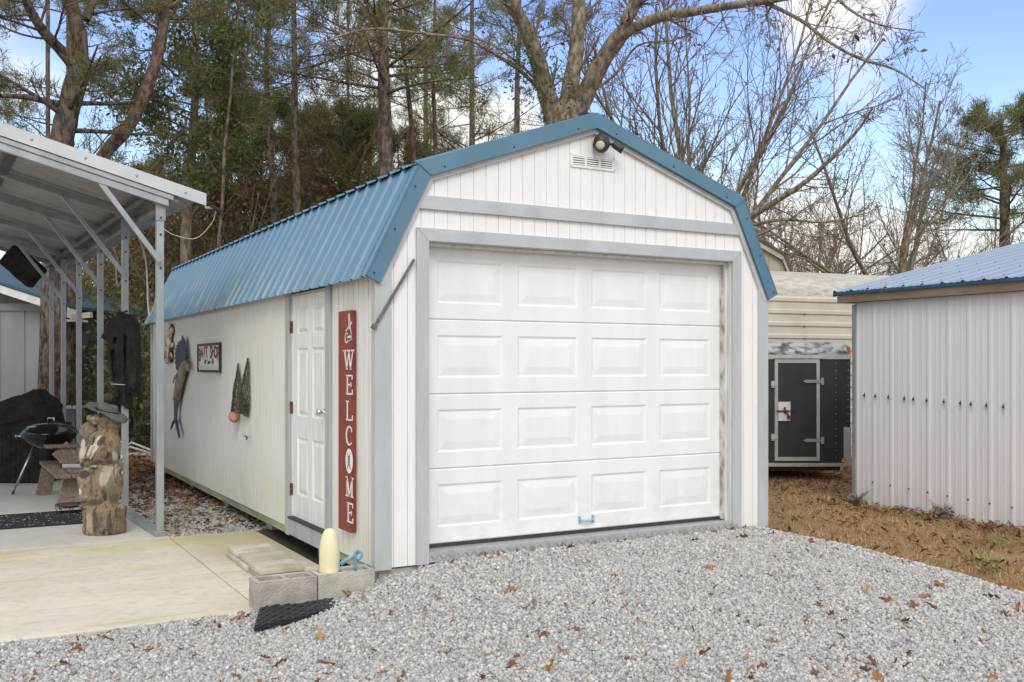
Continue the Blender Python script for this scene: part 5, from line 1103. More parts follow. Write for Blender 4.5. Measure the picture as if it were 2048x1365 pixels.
def tufts(tips, per, size, wid, seed, spread=.22, down=0.):
    """needle tufts: long thin triangles fanned about each twig tip"""
    g = np.random.default_rng(seed); T = np.array([tuple(p) for p, d in tips]); D = np.array([tuple(d) for p, d in tips])
    T = np.repeat(T, per, 0); D = np.repeat(D, per, 0); n = len(T)
    T = T+g.normal(0, spread*.42, (n, 3))-D*g.uniform(0, spread*1.3, (n, 1))
    d = D*.75+g.normal(0, .75, (n, 3)); d[:, 2] += .25-down; d /= np.linalg.norm(d, axis=1)[:, None]
    s = np.cross(d, g.normal(0, 1, (n, 3))); s /= np.linalg.norm(s, axis=1)[:, None]+1e-9
    L = size*g.uniform(.6, 1.25, (n, 1)); w = wid*g.uniform(.7, 1.3, (n, 1))
    V = np.stack([T-s*w, T+s*w, T+d*L+s*w*.25, T+d*L-s*w*.25], 1).reshape(-1, 3); F = np.arange(4*n).reshape(n, 4)
    c = g.uniform(.6, 1.5, (n, 1))*np.where(g.random((n, 1)) < .12, np.array([[1.7, 1.2, .8]]), np.array([[1., 1., 1.]]))
    return V, F, np.repeat(c, 4, 0)
def leaves(tips, per, size, seed, spread=.35, asp=.45, droop=.2, palette=((1, 1, 1),)):
    g = np.random.default_rng(seed); T = np.array([tuple(p) for p, d in tips]); T = np.repeat(T, per, 0); n = len(T)
    T = T+g.normal(0, spread, (n, 3)); d = g.normal(0, 1, (n, 3)); d[:, 2] -= droop; d /= np.linalg.norm(d, axis=1)[:, None]
    s = np.cross(d, g.normal(0, 1, (n, 3))); s /= np.linalg.norm(s, axis=1)[:, None]+1e-9; nn = np.cross(d, s)
    L = size*g.uniform(.6, 1.3, (n, 1)); w = L*asp
    V = np.stack([T, T+d*L*.45+s*w*.5+nn*L*.06, T+d*L, T+d*L*.45-s*w*.5+nn*L*.06], 1).reshape(-1, 3); F = np.arange(4*n).reshape(n, 4)
    pal = np.array(palette)[g.integers(0, len(palette), n)]*g.uniform(.6, 1.4, (n, 1))
    return V, F, np.repeat(pal, 4, 0)
def finish(T, name, label, cat, base, group, wood, twig, fol=None, folm=None):
    base = Vector(base); r = thing(name, label, cat, base, 0, group)
    T.limb.build('trunk', wood, r, base, fix=False)
    V = np.zeros((0, 3)); F = np.zeros((0, 4), int); c = np.zeros((0, 3)); k = 0                # crown: twigs and foliage in one mesh
    if T.twig.v: V = np.array(T.twig.v, float); F = np.array(T.twig.f, int); c = np.ones((len(V), 3)); k = len(F)
    if fol is not None: F = np.concatenate([F, fol[1]+len(V)]); V = np.concatenate([V, fol[0]]); c = np.concatenate([c, fol[2]])
    if len(V):
        me = npmesh('crown', V-np.array(base)[None], F, c); me.materials.append(twig); me.materials.append(folm or twig)
        mi = np.ones(len(F), np.int32); mi[:k] = 0; me.polygons.foreach_set('material_index', mi); link('crown', me, None, r)
    return r
def smoothpath(P, k=4):
    P = [Vector(p) for p in P]; out = []
    for i in range(len(P)-1):
        a, b, c, d = P[max(i-1, 0)], P[i], P[i+1], P[min(i+2, len(P)-1)]
        for j in range(k):
            t = j/k; out.append(.5*((2*b)+(-a+c)*t+(2*a-5*b+4*c-d)*t*t+(-a+3*b-3*c+d)*t*t*t))
    out.append(P[-1]); return out
def stem(T, uvt, r0, r1, sides=12, power=1.):
    pts = smoothpath([at_t(*q) for q in uvt]); m = len(pts); rad = [(r0+(r1-r0)*(i/(m-1))**power)*(1+.05*math.sin(i*1.9)) for i in range(m)]
    T.limb.tube(pts, rad, sides, True, False); return pts, rad
GZ = -.22
# ---- the big forked pine and the leaning pine behind the carport
T = Tree(1); t = 17
pts, rad = stem(T, [(96, 905, t), (108, 600, t), (120, 320, t), (136, 225, t), (160, 135, t)], .215, .175)
pr_, rr_ = stem(T, [(160, 140, t), (158, 70, t), (142, 10, t), (120, -90, t), (110, -260, t-.5), (120, -480, t-1)], .15, .06)
pl_, rl_ = stem(T, [(158, 150, t), (128, 108, t-.2), (86, 62, t-.6), (52, 2, t-1), (20, -90, t-1.5)], .105, .06)
stem(T, [(126, 212, t), (60, 196, t-.6), (0, 192, t-1.2)], .07, .03, 8); stem(T, [(172, 40, t), (205, -60, t+.5), (230, -200, t+1)], .07, .04, 8)
P2 = dict(PP, n=[12, 6, 3], len=2.3, t0=[.15, .2, .3]); T.branch(pl_, rl_, 4, 0, P2, .35); T.branch(pr_, rr_, 5, 0, dict(P2, n=[14, 6, 3]), .3); T.branch(pts, rad, 5, 0, dict(P2, n=[7, 6, 3], len=2.0), .62)
finish(T, 'pine_tree', 'big forked pine with thick rough trunk rising behind the carport roof', 'tree', at_t(96, 905, t), 'pines behind the carport', M['pine'], M['twig'], tufts(T.tips, 12, .17, .006, 1, .13), M['needle'])
T = Tree(2); t = 18
pts, rad = stem(T, [(120, 890, t), (150, 480, t), (200, 325, t), (258, 252, t), (296, 170, t), (318, 100, t), (328, 30, t), (326, -60, t), (310, -250, t)], .135, .085)
stem(T, [(330, 18, t), (352, 8, t), (372, -14, t)], .05, .03, 8); T.branch(pts, rad, 5, 0, dict(P2, n=[9, 6, 4], len=2.0), .55)
finish(T, 'pine_tree', 'pine with a curved leaning reddish trunk just right of the big forked pine', 'tree', at_t(120, 890, t), 'pines behind the carport', M['pinered'], M['twig'], tufts(T.tips, 10, .17, .006, 2, .13), M['needle'])
# ---- straight pines of the wood, each with its own trunk line
def pine(uv, t, r, label, seed, nb=40, len_=3.2, t0=.4, bark_='pine', per=12, top=-420, mid=True):
    T = Tree(seed); pts, rad = stem(T, [(u, v, t) for u, v in uv]+[(uv[-1][0], top, t)], r, r*.35, 9)
    T.branch(pts, rad, 10, 0, dict(PP, n=[int(nb*.75), 6, 3], len=len_), t0)
    return finish(T, 'pine_tree', label, 'tree', at_t(*uv[0], t), 'pines of the wood', M[bark_], M['twig'], tufts(T.tips, per, .19, .0075, seed, .2), M['needle'])
pA = pine([(600, 850), (594, 420), (590, 200), (588, 0)], 24, .11, 'straight pine with dark trunk standing above the middle of the blue roof', 3, 42, 3.0, .5)
pine([(556, 850), (548, 420), (538, 240), (532, 120), (540, 0)], 25, .10, 'pine with crooked dark trunk left of the straight dark pine', 4, 26, 2.6, .45)
pB = pine([(778, 860), (772, 330), (768, 150), (766, 0)], 22, .195, 'thick pine with vine-covered trunk left of the shed peak', 5, 46, 3.4, .42)
pine([(850, 860), (828, 330), (816, 180), (800, 0)], 26, .085, 'slender pine with bowed trunk between the thick pine and the shed peak', 6, 26, 2.4, .4, 'pinered')
pine([(880, 860), (872, 330), (866, 150), (870, 0)], 27, .075, 'thin straight pine nearest the shed peak on its left', 7, 26, 2.4, .4, 'pinered')
pine([(430, 640), (437, 500), (446, 390), (449, 300), (461, 190), (466, 120), (478, 0)], 19, .042, 'very slender reddish pine leaning in front of the wood', 8, 16, 1.5, .5, 'pine', 8)
pine([(145, 900), (142, 640), (140, 520), (140, 300)], 26, .21, 'pine with reddish trunk seen low between two carport posts', 9, 30, 3.0, .55, 'pinered')
pine([(108, 900), (106, 640), (104, 520), (96, 300)], 28, .13, 'pine with reddish trunk next to the far grey shed corner', 10, 30, 3.0, .5, 'pinered')
pine([(1035, 860), (1034, 240), (1036, 120), (1040, 0)], 30, .10, 'pine with slender trunk just left of the broad bare tree', 12, 30, 2.6, .5)
for i, (u, t, s, lb) in enumerate(((690, 34, 1.0, 'distant pine filling the gap left of the thick vine-covered pine'), (950, 38, 1.1, 'distant pine in the gap left of the shed peak'), (-150, 28, 1.0, 'pine outside the left edge beyond the grey shed'), (850, 46, 1.2, 'far back pine behind the slender bowed pine'))):
    p = at_t(u, 800, t); p.z = GZ; dup((pA, pB)[i % 2], p, rnd.uniform(0, 6.3), lb, s)
# pine at the right
T = Tree(21); t = 38
pts, rad = stem(T, [(2012, 860, t), (2010, 520, t), (2008, 380, t), (2005, 290, t), (2000, 232, t)], .26, .05, 9)
T.branch(pts, rad, 10, 0, dict(PP, n=[34, 8, 4], len=3.9, sh=[.6, .4, .4]), .30)
finish(T, 'pine_tree', 'lone green pine standing above the white metal shed roof on the right', 'tree', at_t(2012, 860, t), 'pines beyond the sheds', M['pine'], M['twig'], tufts([x for x in T.tips if T.rg.random() < .8], 17, .22, .011, 21, .26), M['needle'])
# ---- broad bare tree behind the shed peak
T = Tree(30); t = 20
b0 = at_t(1118, 880, t)
stem(T, [(1118, 880, t), (1122, 420, t), (1126, 270, t), (1130, 205, t)], .52, .34, 14)
S = []
S.append(stem(T, [(1112, 262, t), (1094, 190, t-.2), (1072, 110, t-.4), (1048, 50, t-.6), (1005, -25, t-1), (960, -130, t-1.5)], .20, .10))
S.append(stem(T, [(1130, 235, t), (1142, 165, t+.2), (1154, 90, t+.4), (1158, 0, t+.5), (1165, -140, t+.6)], .19, .11))
S.append(stem(T, [(1140, 262, t), (1168, 195, t-.2), (1200, 130, t-.5), (1240, 72, t-.8), (1262, 52, t-1)], .20, .15))
a3 = stem(T, [(1245, 68, t-.9), (1300, 42, t-1.3), (1345, 30, t-1.8), (1400, 22, t-2.4), (1460, 12, t-3), (1525, 4, t-3.6), (1600, -10, t-4.2), (1680, -40, t-4.6)], .115, .03, 9); S.append(a3)
S.append(stem(T, [(1238, 75, t-.8), (1266, 20, t-.8), (1288, -20, t-1), (1330, -130, t-1)], .11, .08))
S.append(stem(T, [(1225, 90, t-.7), (1258, 20, t-.3), (1282, -60, t)], .08, .06, 8))
S.append(stem(T, [(1096, 200, t), (1050, 150, t-.4), (1005, 118, t-.8), (962, 92, t-1.2), (930, 78, t-1.4), (850, 68, t-1.8), (760, 58, t-2.3), (700, 66, t-2.8), (650, 84, t-3.2), (610, 100, t-3.5)], .045, .010, 8))
S.append(stem(T, [(1530, 5, t-3.6), (1600, 40, t-4.1), (1660, 85, t-4.5), (1720, 118, t-4.9), (1790, 140, t-5.2), (1850, 178, t-5.5)], .035, .010, 7))
S.append(stem(T, [(1532, 8, t-3.6), (1536, 40, t-3.7), (1541, 85, t-3.8)], .02, .008, 6))
S.append(stem(T, [(1175, 190, t-.2), (1230, 150, t-.6), (1275, 92, t-.9), (1340, 82, t-1.2), (1380, 70, t-1.5)], .03, .010, 6))
S.append(stem(T, [(1082, 170, t), (1040, 130, t+.2), (985, 90, t+.4), (920, 70, t+.6)], .035, .012, 6))
S.append(stem(T, [(1635, -40, t-4.8), (1700, 20, t-5.2), (1760, 50, t-5.5), (1830, 62, t-5.8)], .025, .008, 6))
P3 = dict(PB, lev=3, limb=1, n=[15, 7, 4], t0=[.15, .15, .15], rat=[.28, .55, .5], ang=[46, 42, 42], sh=[.3, .5, .4], rr=[.30, .55, .6], seg=[5, 5, 4, 3], side=[6, 4, 3, 3], rmin=.0045, wob=[.1, .13, .16, .2], trop=[.03, .03, .02, .0])
for i, (p, r) in enumerate(S):
    L = sum((a-b).length for a, b in zip(p, p[1:])); n_ = 15 if i in (3, 6, 7) else (9 if i < 6 else 10)
    T.branch(p, r, min(L, 3.6 if i not in (6, 7) else 3.0), 0, dict(P3, n=[n_, 6, 3]), .15)
tt = [x for x in T.tips if T.rg.random() < .07]
iv = leaves([(at_t(1130+rnd.uniform(-60, 30), rnd.uniform(120, 290), t-.5), Vector((0, 0, 1))) for _ in range(60)]+[(at_t(1045+rnd.gauss(0, 18), rnd.uniform(60, 190), t-.8), Vector((0, 0, 1))) for _ in range(60)], 10, .085, 31, .16)
bl = leaves(tt, 1, .10, 32, .1, .5, .8, ((2.2, 1.5, .6), (1.6, 1.0, .5), (2.4, 1.9, .6)))
r_ = finish(T, 'bare_tree', 'broad bare tree with forking mossy limbs rising behind the shed peak', 'tree', b0, 'bare trees', M['greybark'], M['twig'], iv, M['leaf'])
V, F, c = bl; link('last_leaves', npmesh('last_leaves', V-np.array(b0)[None], F, c*.55), M['brown'], r_)
# ---- bare vase-shaped trees on the right
def bare(u, vb, t, H, r, label, seed, nl=6, spread=30, lean=(0, 0), cfg=None, wood='twig', leafy=.02, fork=.2):
    T = Tree(seed); b = at_t(u, vb, t); b.z = GZ; P = dict(PB, **(cfg or {}))
    top = b+Vector((lean[0], lean[1], H*fork)); pts = smoothpath([b, b.lerp(top, .5)+Vector((.05, 0, 0)), top]); T.limb.tube(pts, [r*(1-.25*i/(len(pts)-1)) for i in range(len(pts))], 9, True, False)
    for i in range(nl):
        a = 6.2832*i/nl+T.rg.uniform(-.4, .4); an = R(spread*T.rg.uniform(.35, 1.15)); d = Vector((math.sin(an)*math.cos(a), math.sin(an)*math.sin(a), math.cos(an)))
        T.grow(pts[-1]-Vector((0, 0, T.rg.uniform(0, H*fork*.25))), d, H*T.rg.uniform(.62, .85), r*T.rg.uniform(.26, .42), 1, P)
    T.grow(pts[-1], Vector((0, 0, 1)), H*.75, r*.45, 1, P)
    tp = [x for x in T.tips if T.rg.random() < leafy] or T.tips[:3]
    r_ = finish(T, 'bare_tree', label, 'tree', b, 'bare trees', M['greybark'], M[wood], None); V, F, c = leaves(tp, 1, .12, seed, .1, .5, .6, ((2.2, 1.3, .7), (1.6, .9, .6))); link('last_leaves', npmesh('last_leaves', V-np.array(b)[None], F, c*.6), M['brown'], r_)
    return r_
CF = dict(lev=4, limb=2, n=[6, 11, 7, 4], t0=[.3, .18, .15, .1], rat=[.8, .50, .50, .55], ang=[30, 30, 34, 38], rmin=.0065, trop=[.02, .035, .05, .05, .03])
b1 = bare(1392, 800, 27, 10.6, .24, 'bare vase-shaped tree with many upright limbs behind the right roof slope', 41, 8, 40, (0, 0), CF, leafy=.03, fork=.36)
b2 = bare(1798, 800, 36, 10.4, .25, 'bare tree with upswept limbs behind the end of the cream metal building', 42, 8, 60, (0, 0), dict(CF, ang=[30, 34, 38, 42]), 'twigp', .0, .34)
b3 = bare(1610, 800, 40, 8.6, .15, 'smaller bushy bare tree behind the cream barn', 43, 7, 50, (0, 0), dict(CF, trop=[.02, .02, .03, .03, .02]), 'twig', .0, .2)
for i, (u, t, s, src, rz, lb) in enumerate(((1690, 46, .9, b3, 2.4, 'bushy bare tree between barn and upswept bare tree'), (1900, 48, .85, b3, 4., 'bushy bare tree left of the lone green pine'), (1560, 52, 1.05, b2, 3., 'far pale bare tree above the cream barn'), (1290, 34, .8, b2, .6, 'bare tree partly behind the right side of the shed peak'), (1960, 55, .9, b2, 5., 'far bare tree behind the lone green pine'), (1450, 50, .9, b1, 4.2, 'far bare tree behind the vase-shaped tree'), (2120, 44, .9, b3, 2., 'bushy bare tree beyond the right edge'))):
    p = at_t(u, 800, t); p.z = GZ; dup(src, p, rz, lb, s)
# long slanting bough crossing right of the roof
T = Tree(47); b = at_t(1440, 860, 24); S_ = stem(T, [(1440, 860, 24), (1452, 520, 24), (1475, 455, 24), (1540, 410, 23.6), (1610, 365, 23.2), (1670, 310, 22.8), (1720, 255, 22.5), (1745, 215, 22.3)], .11, .02, 8); T.branch(*S_, 3.6, 0, dict(P3, n=[15, 7, 4], rmin=.006), .35)
S2_ = stem(T, [(1470, 460, 24), (1560, 440, 23.4), (1650, 445, 23), (1740, 425, 22.6)], .05, .012, 6); T.branch(*S2_, 3.0, 0, dict(P3, n=[12, 6, 3], rmin=.006), .2)
finish(T, 'bare_tree', 'leaning bare tree with a long bough reaching right above the shed roof edge', 'tree', b, 'bare trees', M['greybark'], M['twig'])
# ---- leafy evergreen and lichen-trunk tree left
T = Tree(50); t = 21; pts, rad = stem(T, [(368, 760, t), (372, 460, t), (384, 300, t), (392, 140, t), (390, 0, t), (392, -160, t)], .12, .05, 9); T.branch(pts, rad, 6, 0, dict(PP, n=[34, 6, 3], len=1.7, sh=[.3, .4, .4], trop=[0, .05, .03, 0]), .30)
ev = finish(T, 'evergreen_tree', 'leafy green evergreen tree with pale lichen trunk above the carport roof tip', 'tree', at_t(368, 760, t), 'evergreens of the wood', M['greybark'], M['twig'], leaves(T.tips, 10, .115, 50, .17), M['leaf'])
for i, (u, t, s, rz, lb) in enumerate(((330, 29, .72, 2.2, 'evergreen tree low behind the carport roof tip'), (660, 32, .66, 4.0, 'evergreen tree behind the straight dark pine'), (470, 27, .82, 1.2, 'evergreen tree filling the gap right of the lichen trunk'), (540, 35, .8, 5.1, 'evergreen tree behind the crooked dark pine'))):
    p = at_t(u, 800, t); p.z = GZ; dup(ev, p, rz, lb, s)
# ---- young full-crowned pines that close the wood behind the shed
def young(u, t, H, seed, label):
    T = Tree(seed); b = at_t(u, 800, t); b.z = GZ; pts = smoothpath([b, b+Vector((.1, 0, H*.5)), b+Vector((-.05, .1, H))]); rad = [.11*(1-.85*i/(len(pts)-1)) for i in range(len(pts))]; T.limb.tube(pts, rad, 8, True, False)
    T.branch(pts, rad, H, 0, dict(PP, n=[46, 7, 3], len=2.5, sh=[.7, .4, .4], trop=[0, .05, .08, .1]), .16)
    return finish(T, 'young_pine', label, 'tree', b, 'young pines in the wood', M['pine'], M['twig'], tufts(T.tips, 17, .23, .0095, seed, .26), M['needle'])
y1 = young(415, 27, 9.5, 91, 'full green young pine between lichen trunk and slender reddish pine'); y2 = young(690, 29, 9.0, 92, 'full green young pine between the straight dark pine and the thick pine')
for i, (u, t, s, src, lb) in enumerate(((520, 31, 1.05, y1, 'full green young pine behind the crooked dark pine'), (610, 33, 1.1, y2, 'full green young pine directly behind the straight dark pine'), (300, 31, .85, y2, 'full green young pine low behind the leaning pine'), (800, 32, .95, y1, 'full green young pine behind the thick vine-covered pine'), (920, 36, .95, y2, 'full green young pine left of the shed peak'), (740, 40, 1.2, y1, 'tall young pine far back beside the thick pine'), (180, 34, .8, y1, 'young pine low behind the big forked pine'))):
    p = at_t(u, 800, t); p.z = GZ; dup(src, p, rnd.uniform(0, 6.3), lb, s)
# ---- understory shrubs: three kinds, each shrub its own thing
def shrub(seed, H, Wd, kind, label, p, n=220):
    rg = random.Random(seed); T = Tree(seed); b = Vector(p)
    for i in range(9):
        a = rg.uniform(0, 6.28); d = Vector((math.cos(a)*.5, math.sin(a)*.5, 1)).normalized()
        T.grow(b+Vector((rg.uniform(-.3, .3), rg.uniform(-.3, .3), 0)), d, H*rg.uniform(.6, 1.), .035, 1, dict(PB, lev=3, limb=2, n=[5, 6, 4], rat=[.6, .5, .5], rmin=.006, trop=[0, .02, .0, -.05], ang=[40, 45, 50]))
    tips = T.tips+[(b+Vector((rg.gauss(0, Wd*.42), rg.gauss(0, Wd*.42), H*(.08+.85*rg.random()**1.1))), Vector((0, 0, 1))) for _ in range(n)]
    if kind == 'leaf': f = leaves(tips, 9, .14, seed, .22, .5, .4); m = M['leaf']
    elif kind == 'brown': f = leaves(tips, 8, .11, seed, .25, .4, .5, ((1, 1, 1), (.8, .9, .7), (1.2, .9, .6))); m = M['vine']
    else: f = tufts(tips, 16, .34, .007, seed, .4, .5); m = M['vine']
    r = finish(T, {'leaf': 'evergreen_shrub', 'brown': 'brown_shrub', 'tangle': 'vine_tangle'}[kind], label, 'shrub', b, {'leaf': 'evergreen shrubs along the wood', 'brown': 'brown shrubs along the wood', 'tangle': 'tangles of dry vine along the wood'}[kind], M['greybark'], M['twig'], f, m); return r
def gp_(u, t): p = at_t(u, 800, t); p.z = GZ; return p
s1 = shrub(61, 3.4, 1.4, 'leaf', 'broad-leaved evergreen shrub seen between the second and third carport posts', gp_(222, 20.5))
s2 = shrub(62, 4.4, 2.1, 'brown', 'brown leafy shrub behind the far end of the shed roof', gp_(330, 22))
s3 = shrub(63, 6.2, 2.6, 'tangle', 'tall tangle of dry vines above the back of the blue roof', gp_(470, 27))
lay = [(s1, 262, 18.5, .85, 'evergreen shrub right beside the hanging black post cover'), (s1, 185, 22.5, 1., 'evergreen shrub behind the third and fourth carport posts'), (s1, 60, 27.5, 1.1, 'evergreen shrub showing above the far grey shed roof'), (s1, 770, 26, 1.25, 'evergreen shrub peeping over the blue roof by the thick pine'), (s1, 290, 27, 1.1, 'evergreen shrub low behind the shed back corner'), (s1, 840, 23, 1.1, 'evergreen shrub peeping over the roof close to its front edge'), (s1, 10, 28, 1.3, 'evergreen shrub at the left edge above the dark blue roof'),
       (s2, 250, 24, 1., 'brown shrub behind the hanging black post cover'), (s2, 420, 26, 1.6, 'brown shrub above the back end of the blue roof'), (s2, 520, 29, 1.7, 'brown shrub under the crooked dark pine'), (s2, 660, 28, 1.6, 'brown shrub under the straight dark pine'), (s2, 180, 26, 1., 'brown shrub deep behind the fourth carport post'), (s2, 110, 30, 1.1, 'brown shrub deep behind the far grey shed corner'), (s2, 750, 31, 1.7, 'brown shrub left of the thick vine-covered pine'),
       (s3, 380, 26, 1.3, 'vine tangle left of the slender reddish pine'), (s3, 300, 28, 1.25, 'vine tangle behind the carport roof tip'), (s3, 560, 30, 1.5, 'vine tangle behind the crooked dark pine'), (s3, 650, 29, 1.3, 'vine tangle behind the straight dark pine'), (s3, 230, 31, 1.1, 'vine tangle between carport posts far back'), (s3, 730, 31, 1.4, 'vine tangle far back near the thick pine'), (s3, 840, 36, 1.1, 'vine tangle far back left of the shed peak'), (s3, 960, 38, 1., 'vine tangle far back hidden by the shed peak'),
       (s2, 1560, 36, 1., 'brown shrub behind the cream building roof'), (s2, 1680, 40, 1.1, 'brown shrub behind the middle of the cream roof'), (s2, 1800, 44, 1., 'brown shrub at the foot of the upswept bare tree')]
for i, (s, u, t, sc_, lb) in enumerate(lay): dup(s, gp_(u, t), rnd.uniform(0, 6.3), lb, sc_)
# ---- far wood: one mass of trunks, twigs and foliage
fw = MB(); fl_ = []; fn = []
for i in range(150):
    u = rnd.uniform(-500, 1150) if i < 105 else rnd.uniform(1150, 2500); t = rnd.uniform(44, 75); p = at_t(u, 800, t); p.z = GZ
    H = (rnd.uniform(5, 9) if u < 380 else rnd.uniform(8, 14)) if u < 1000 else rnd.uniform(4, 7); fw.tube([p, p+Vector((rnd.uniform(-.4, .4), 0, H*.5)), p+Vector((rnd.uniform(-.6, .6), 0, H))], [.16, .12, .05], 5, True, False)
    for k in range(12):
        a = rnd.uniform(0, 6.3); z = H*rnd.uniform(.2, 1); q = p+Vector((0, 0, z)); e = q+Vector((math.cos(a)*2.2, math.sin(a)*2.2, rnd.uniform(.0, 1.2))); fw.tube([q, e], [.035, .012], 3, True, False); fn.append((e, (e-q).normalized()))
    for k in range(95): fl_.append((p+Vector((rnd.gauss(0, 2.0), rnd.gauss(0, 1.8), abs(rnd.gauss(0, .30))*H)), Vector((0, 0, 1))))
far = fw.build('distant_woods', M['greybark'], None, fix=False); tag(far, 'distant wood of mixed trunks and brown-green thicket beyond the sheds', 'wood', None, 'stuff')
V, F, c = leaves(fl_, 13, .34, 71, .55, .45, .2, ((1, 1, 1), (1, .9, .65), (.7, .95, .5), (1.2, .9, .6))); link('thicket', npmesh('thicket', V, F, c), M['vine'], far)
V, F, c = tufts([x for x in fn if True], 14, .45, .02, 72, .5); link('far_needles', npmesh('far_needles', V, F, c), M['needle'], far)

# ================================================================== CRUSHED STONE
def ico():
    p = (1+5**.5)/2; v = np.array([(-1, p, 0), (1, p, 0), (-1, -p, 0), (1, -p, 0), (0, -1, p), (0, 1, p), (0, -1, -p), (0, 1, -p), (p, 0, -1), (p, 0, 1), (-p, 0, -1), (-p, 0, 1)], float)
    f = np.array([(0, 11, 5), (0, 5, 1), (0, 1, 7), (0, 7, 10), (0, 10, 11), (1, 5, 9), (5, 11, 4), (11, 10, 2), (10, 7, 6), (7, 1, 8), (3, 9, 4), (3, 4, 2), (3, 2, 6), (3, 6, 8), (3, 8, 9), (4, 9, 5), (2, 4, 11), (6, 2, 10), (8, 6, 7), (9, 8, 1)])
    return v/np.linalg.norm(v[0]), f
IV, IF = ico()
def stones(name, X, Y, Z, smin, smax, seed, tint=1.):
    g = np.random.default_rng(seed); n = len(X)
    B = IV[None]*g.uniform(.72, 1.22, (n, 12, 1)); sz = g.uniform(0, 1, (n, 1, 1))**1.6*(smax-smin)+smin
    B = B*g.uniform(.6, 1.15, (n, 1, 3))*sz
    q = g.normal(0, 1, (n, 4)); q /= np.linalg.norm(q, axis=1)[:, None]; w, x, y, z = q.T
    Rm = np.stack([1-2*(y*y+z*z), 2*(x*y-z*w), 2*(x*z+y*w), 2*(x*y+z*w), 1-2*(x*x+z*z), 2*(y*z-x*w), 2*(x*z-y*w), 2*(y*z+x*w), 1-2*(x*x+y*y)], 1).reshape(n, 3, 3)
    V = np.einsum('nij,nkj->nki', Rm, B); V[:, :, 0] += X[:, None]; V[:, :, 1] += Y[:, None]; V[:, :, 2] += (Z+sz[:, 0, 0]*g.uniform(-.15, .55, n))[:, None]
    F = (IF[None]+np.arange(n)[:, None, None]*12).reshape(-1, 3)
    val = g.normal(1.0, .18, (n, 1)).clip(.5, 1.4); hue = g.choice(5, n, p=[.62, .18, .10, .05, .05]); H = np.array([(1, 1, 1), (1.18, 1.17, 1.15), (.88, .93, 1.0), (1.12, 1.0, .84), (.62, .62, .64)])[hue]
    c = np.repeat((val*H*tint)[:, None, :], 12, 1).reshape(-1, 3)
    return npmesh(name, V.reshape(-1, 3), F, c)
def scatter(n, x0, x1, y0, y1, keep, seed):
    g = np.random.default_rng(seed); X = g.uniform(x0, x1, n); Y = g.uniform(y0, y1, n); k = keep(X, Y); return X[k], Y[k]
def inview(X, Y, m=140):
    dx, dy = X-CAM.x, Y-CAM.y; fwd = dx*SN+dy*CS; rt = dx*CS-dy*SN; u = 1024+FPX*rt/np.maximum(fwd, .1); v = HOR+FPX*(CAM.z+.1)/np.maximum(fwd, .1); return (u > -m*2) & (u < 2048+m*2) & (v < 1365+m*2.2) & (fwd > 1)
def kp(X, Y): return inview(X, Y) & (X < edge_x(Y)+.06) & ~((X < -.02) & (Y > -.065)) & ~((X > .0) & (X < 3.5) & (Y > -.01))
X, Y = scatter(285000, -4.5, 4.8, -5., .12, kp, 5)
me = stones('gravel_stones', X, Y, gravel_h(X, Y), .006, .0165, 6); tag(link('gravel_stones', me, M['stone']), 'loose pale grey crushed stone covering the drive', 'gravel', None, 'stuff')
def kp2(X, Y): return (X < .42+0*Y) & ((X > -.80) | (Y > 9)) & (np.random.default_rng(3).random(len(X)) < np.clip((9.6-Y)/5, .08, 1))
X, Y = scatter(26000, -.85, .42, 2.99, 9.6, kp2, 8)
me = stones('path_stones', X, Y, gravel_h(X, Y)+.004, .008, .022, 9, .82); tag(link('path_stones', me, M['stone']), 'grey stone scattered with leaves between the carport and the shed', 'gravel', None, 'stuff')

# ================================================================== FALLEN LEAVES
def oak(seed):
    g = random.Random(seed); out = []; n = 15; L = 1.
    for side in (1, -1):
        row = []
        for i in range(n):
            t = i/(n-1); lobe = .5+.5*math.sin(t*19+g.uniform(-.3, .3)); w = (.11+.20*lobe*(1-t*.35))*math.sin(math.pi*min(1, t*.93+.07))**.55*side
            row.append((t, w))
        out.append(row)
    a, b, cu = g.uniform(.4, 1.5), g.uniform(-.9, .9), g.uniform(-.6, .6); vs = []
    def P(t, w): return ((t-.5), w*math.cos(a*.6), .10*a*abs(w)*4+b*.22*(t-.5)**2*2+cu*w*.5*(t-.3))
    for i in range(n): vs += [P(*out[1][i]), P(out[0][i][0], 0), P(*out[0][i])]
    fs = []
    for i in range(n-1): fs += [(i*3, i*3+1, i*3+4, i*3+3), (i*3+1, i*3+2, i*3+5, i*3+4)]
    o = len(vs); vs += [(-.5, -.012, 0), (-.5, .012, 0), (-.72, .01, .03), (-.72, -.01, .03)]; fs.append((o, o+1, o+2, o+3))
    return np.array(vs), np.array(fs)
OAK = [oak(s) for s in range(8)]
tones = [(1.1, .95, .8), (.75, .62, .55), (1.35, 1.25, 1.15), (1.6, 1.9, 1.9), (.95, .72, .6), (1.2, 1.05, .85), (.6, .5, .45), (1.9, 2.4, 2.5)]
leafme = [npmesh('oak_leaf', *OAK[i % 8], np.tile(np.array(tones[i % 8]), (len(OAK[i % 8][0]), 1)), True) for i in range(8)]
for me in leafme: me.materials.append(M['oak'])
LB = ['reddish brown fallen oak leaf on the pale gravel', 'dark brown curled oak leaf on the pale gravel', 'light brown fallen oak leaf on the pale gravel', 'tan dried oak leaf on the pale gravel', 'russet fallen oak leaf on the pale gravel', 'orange brown fallen oak leaf on the pale gravel', 'very dark shrivelled oak leaf on the pale gravel', 'pale straw coloured oak leaf on the pale gravel']
wts = [5, 5, 3, 1.4, 5, 5, 3, .7]
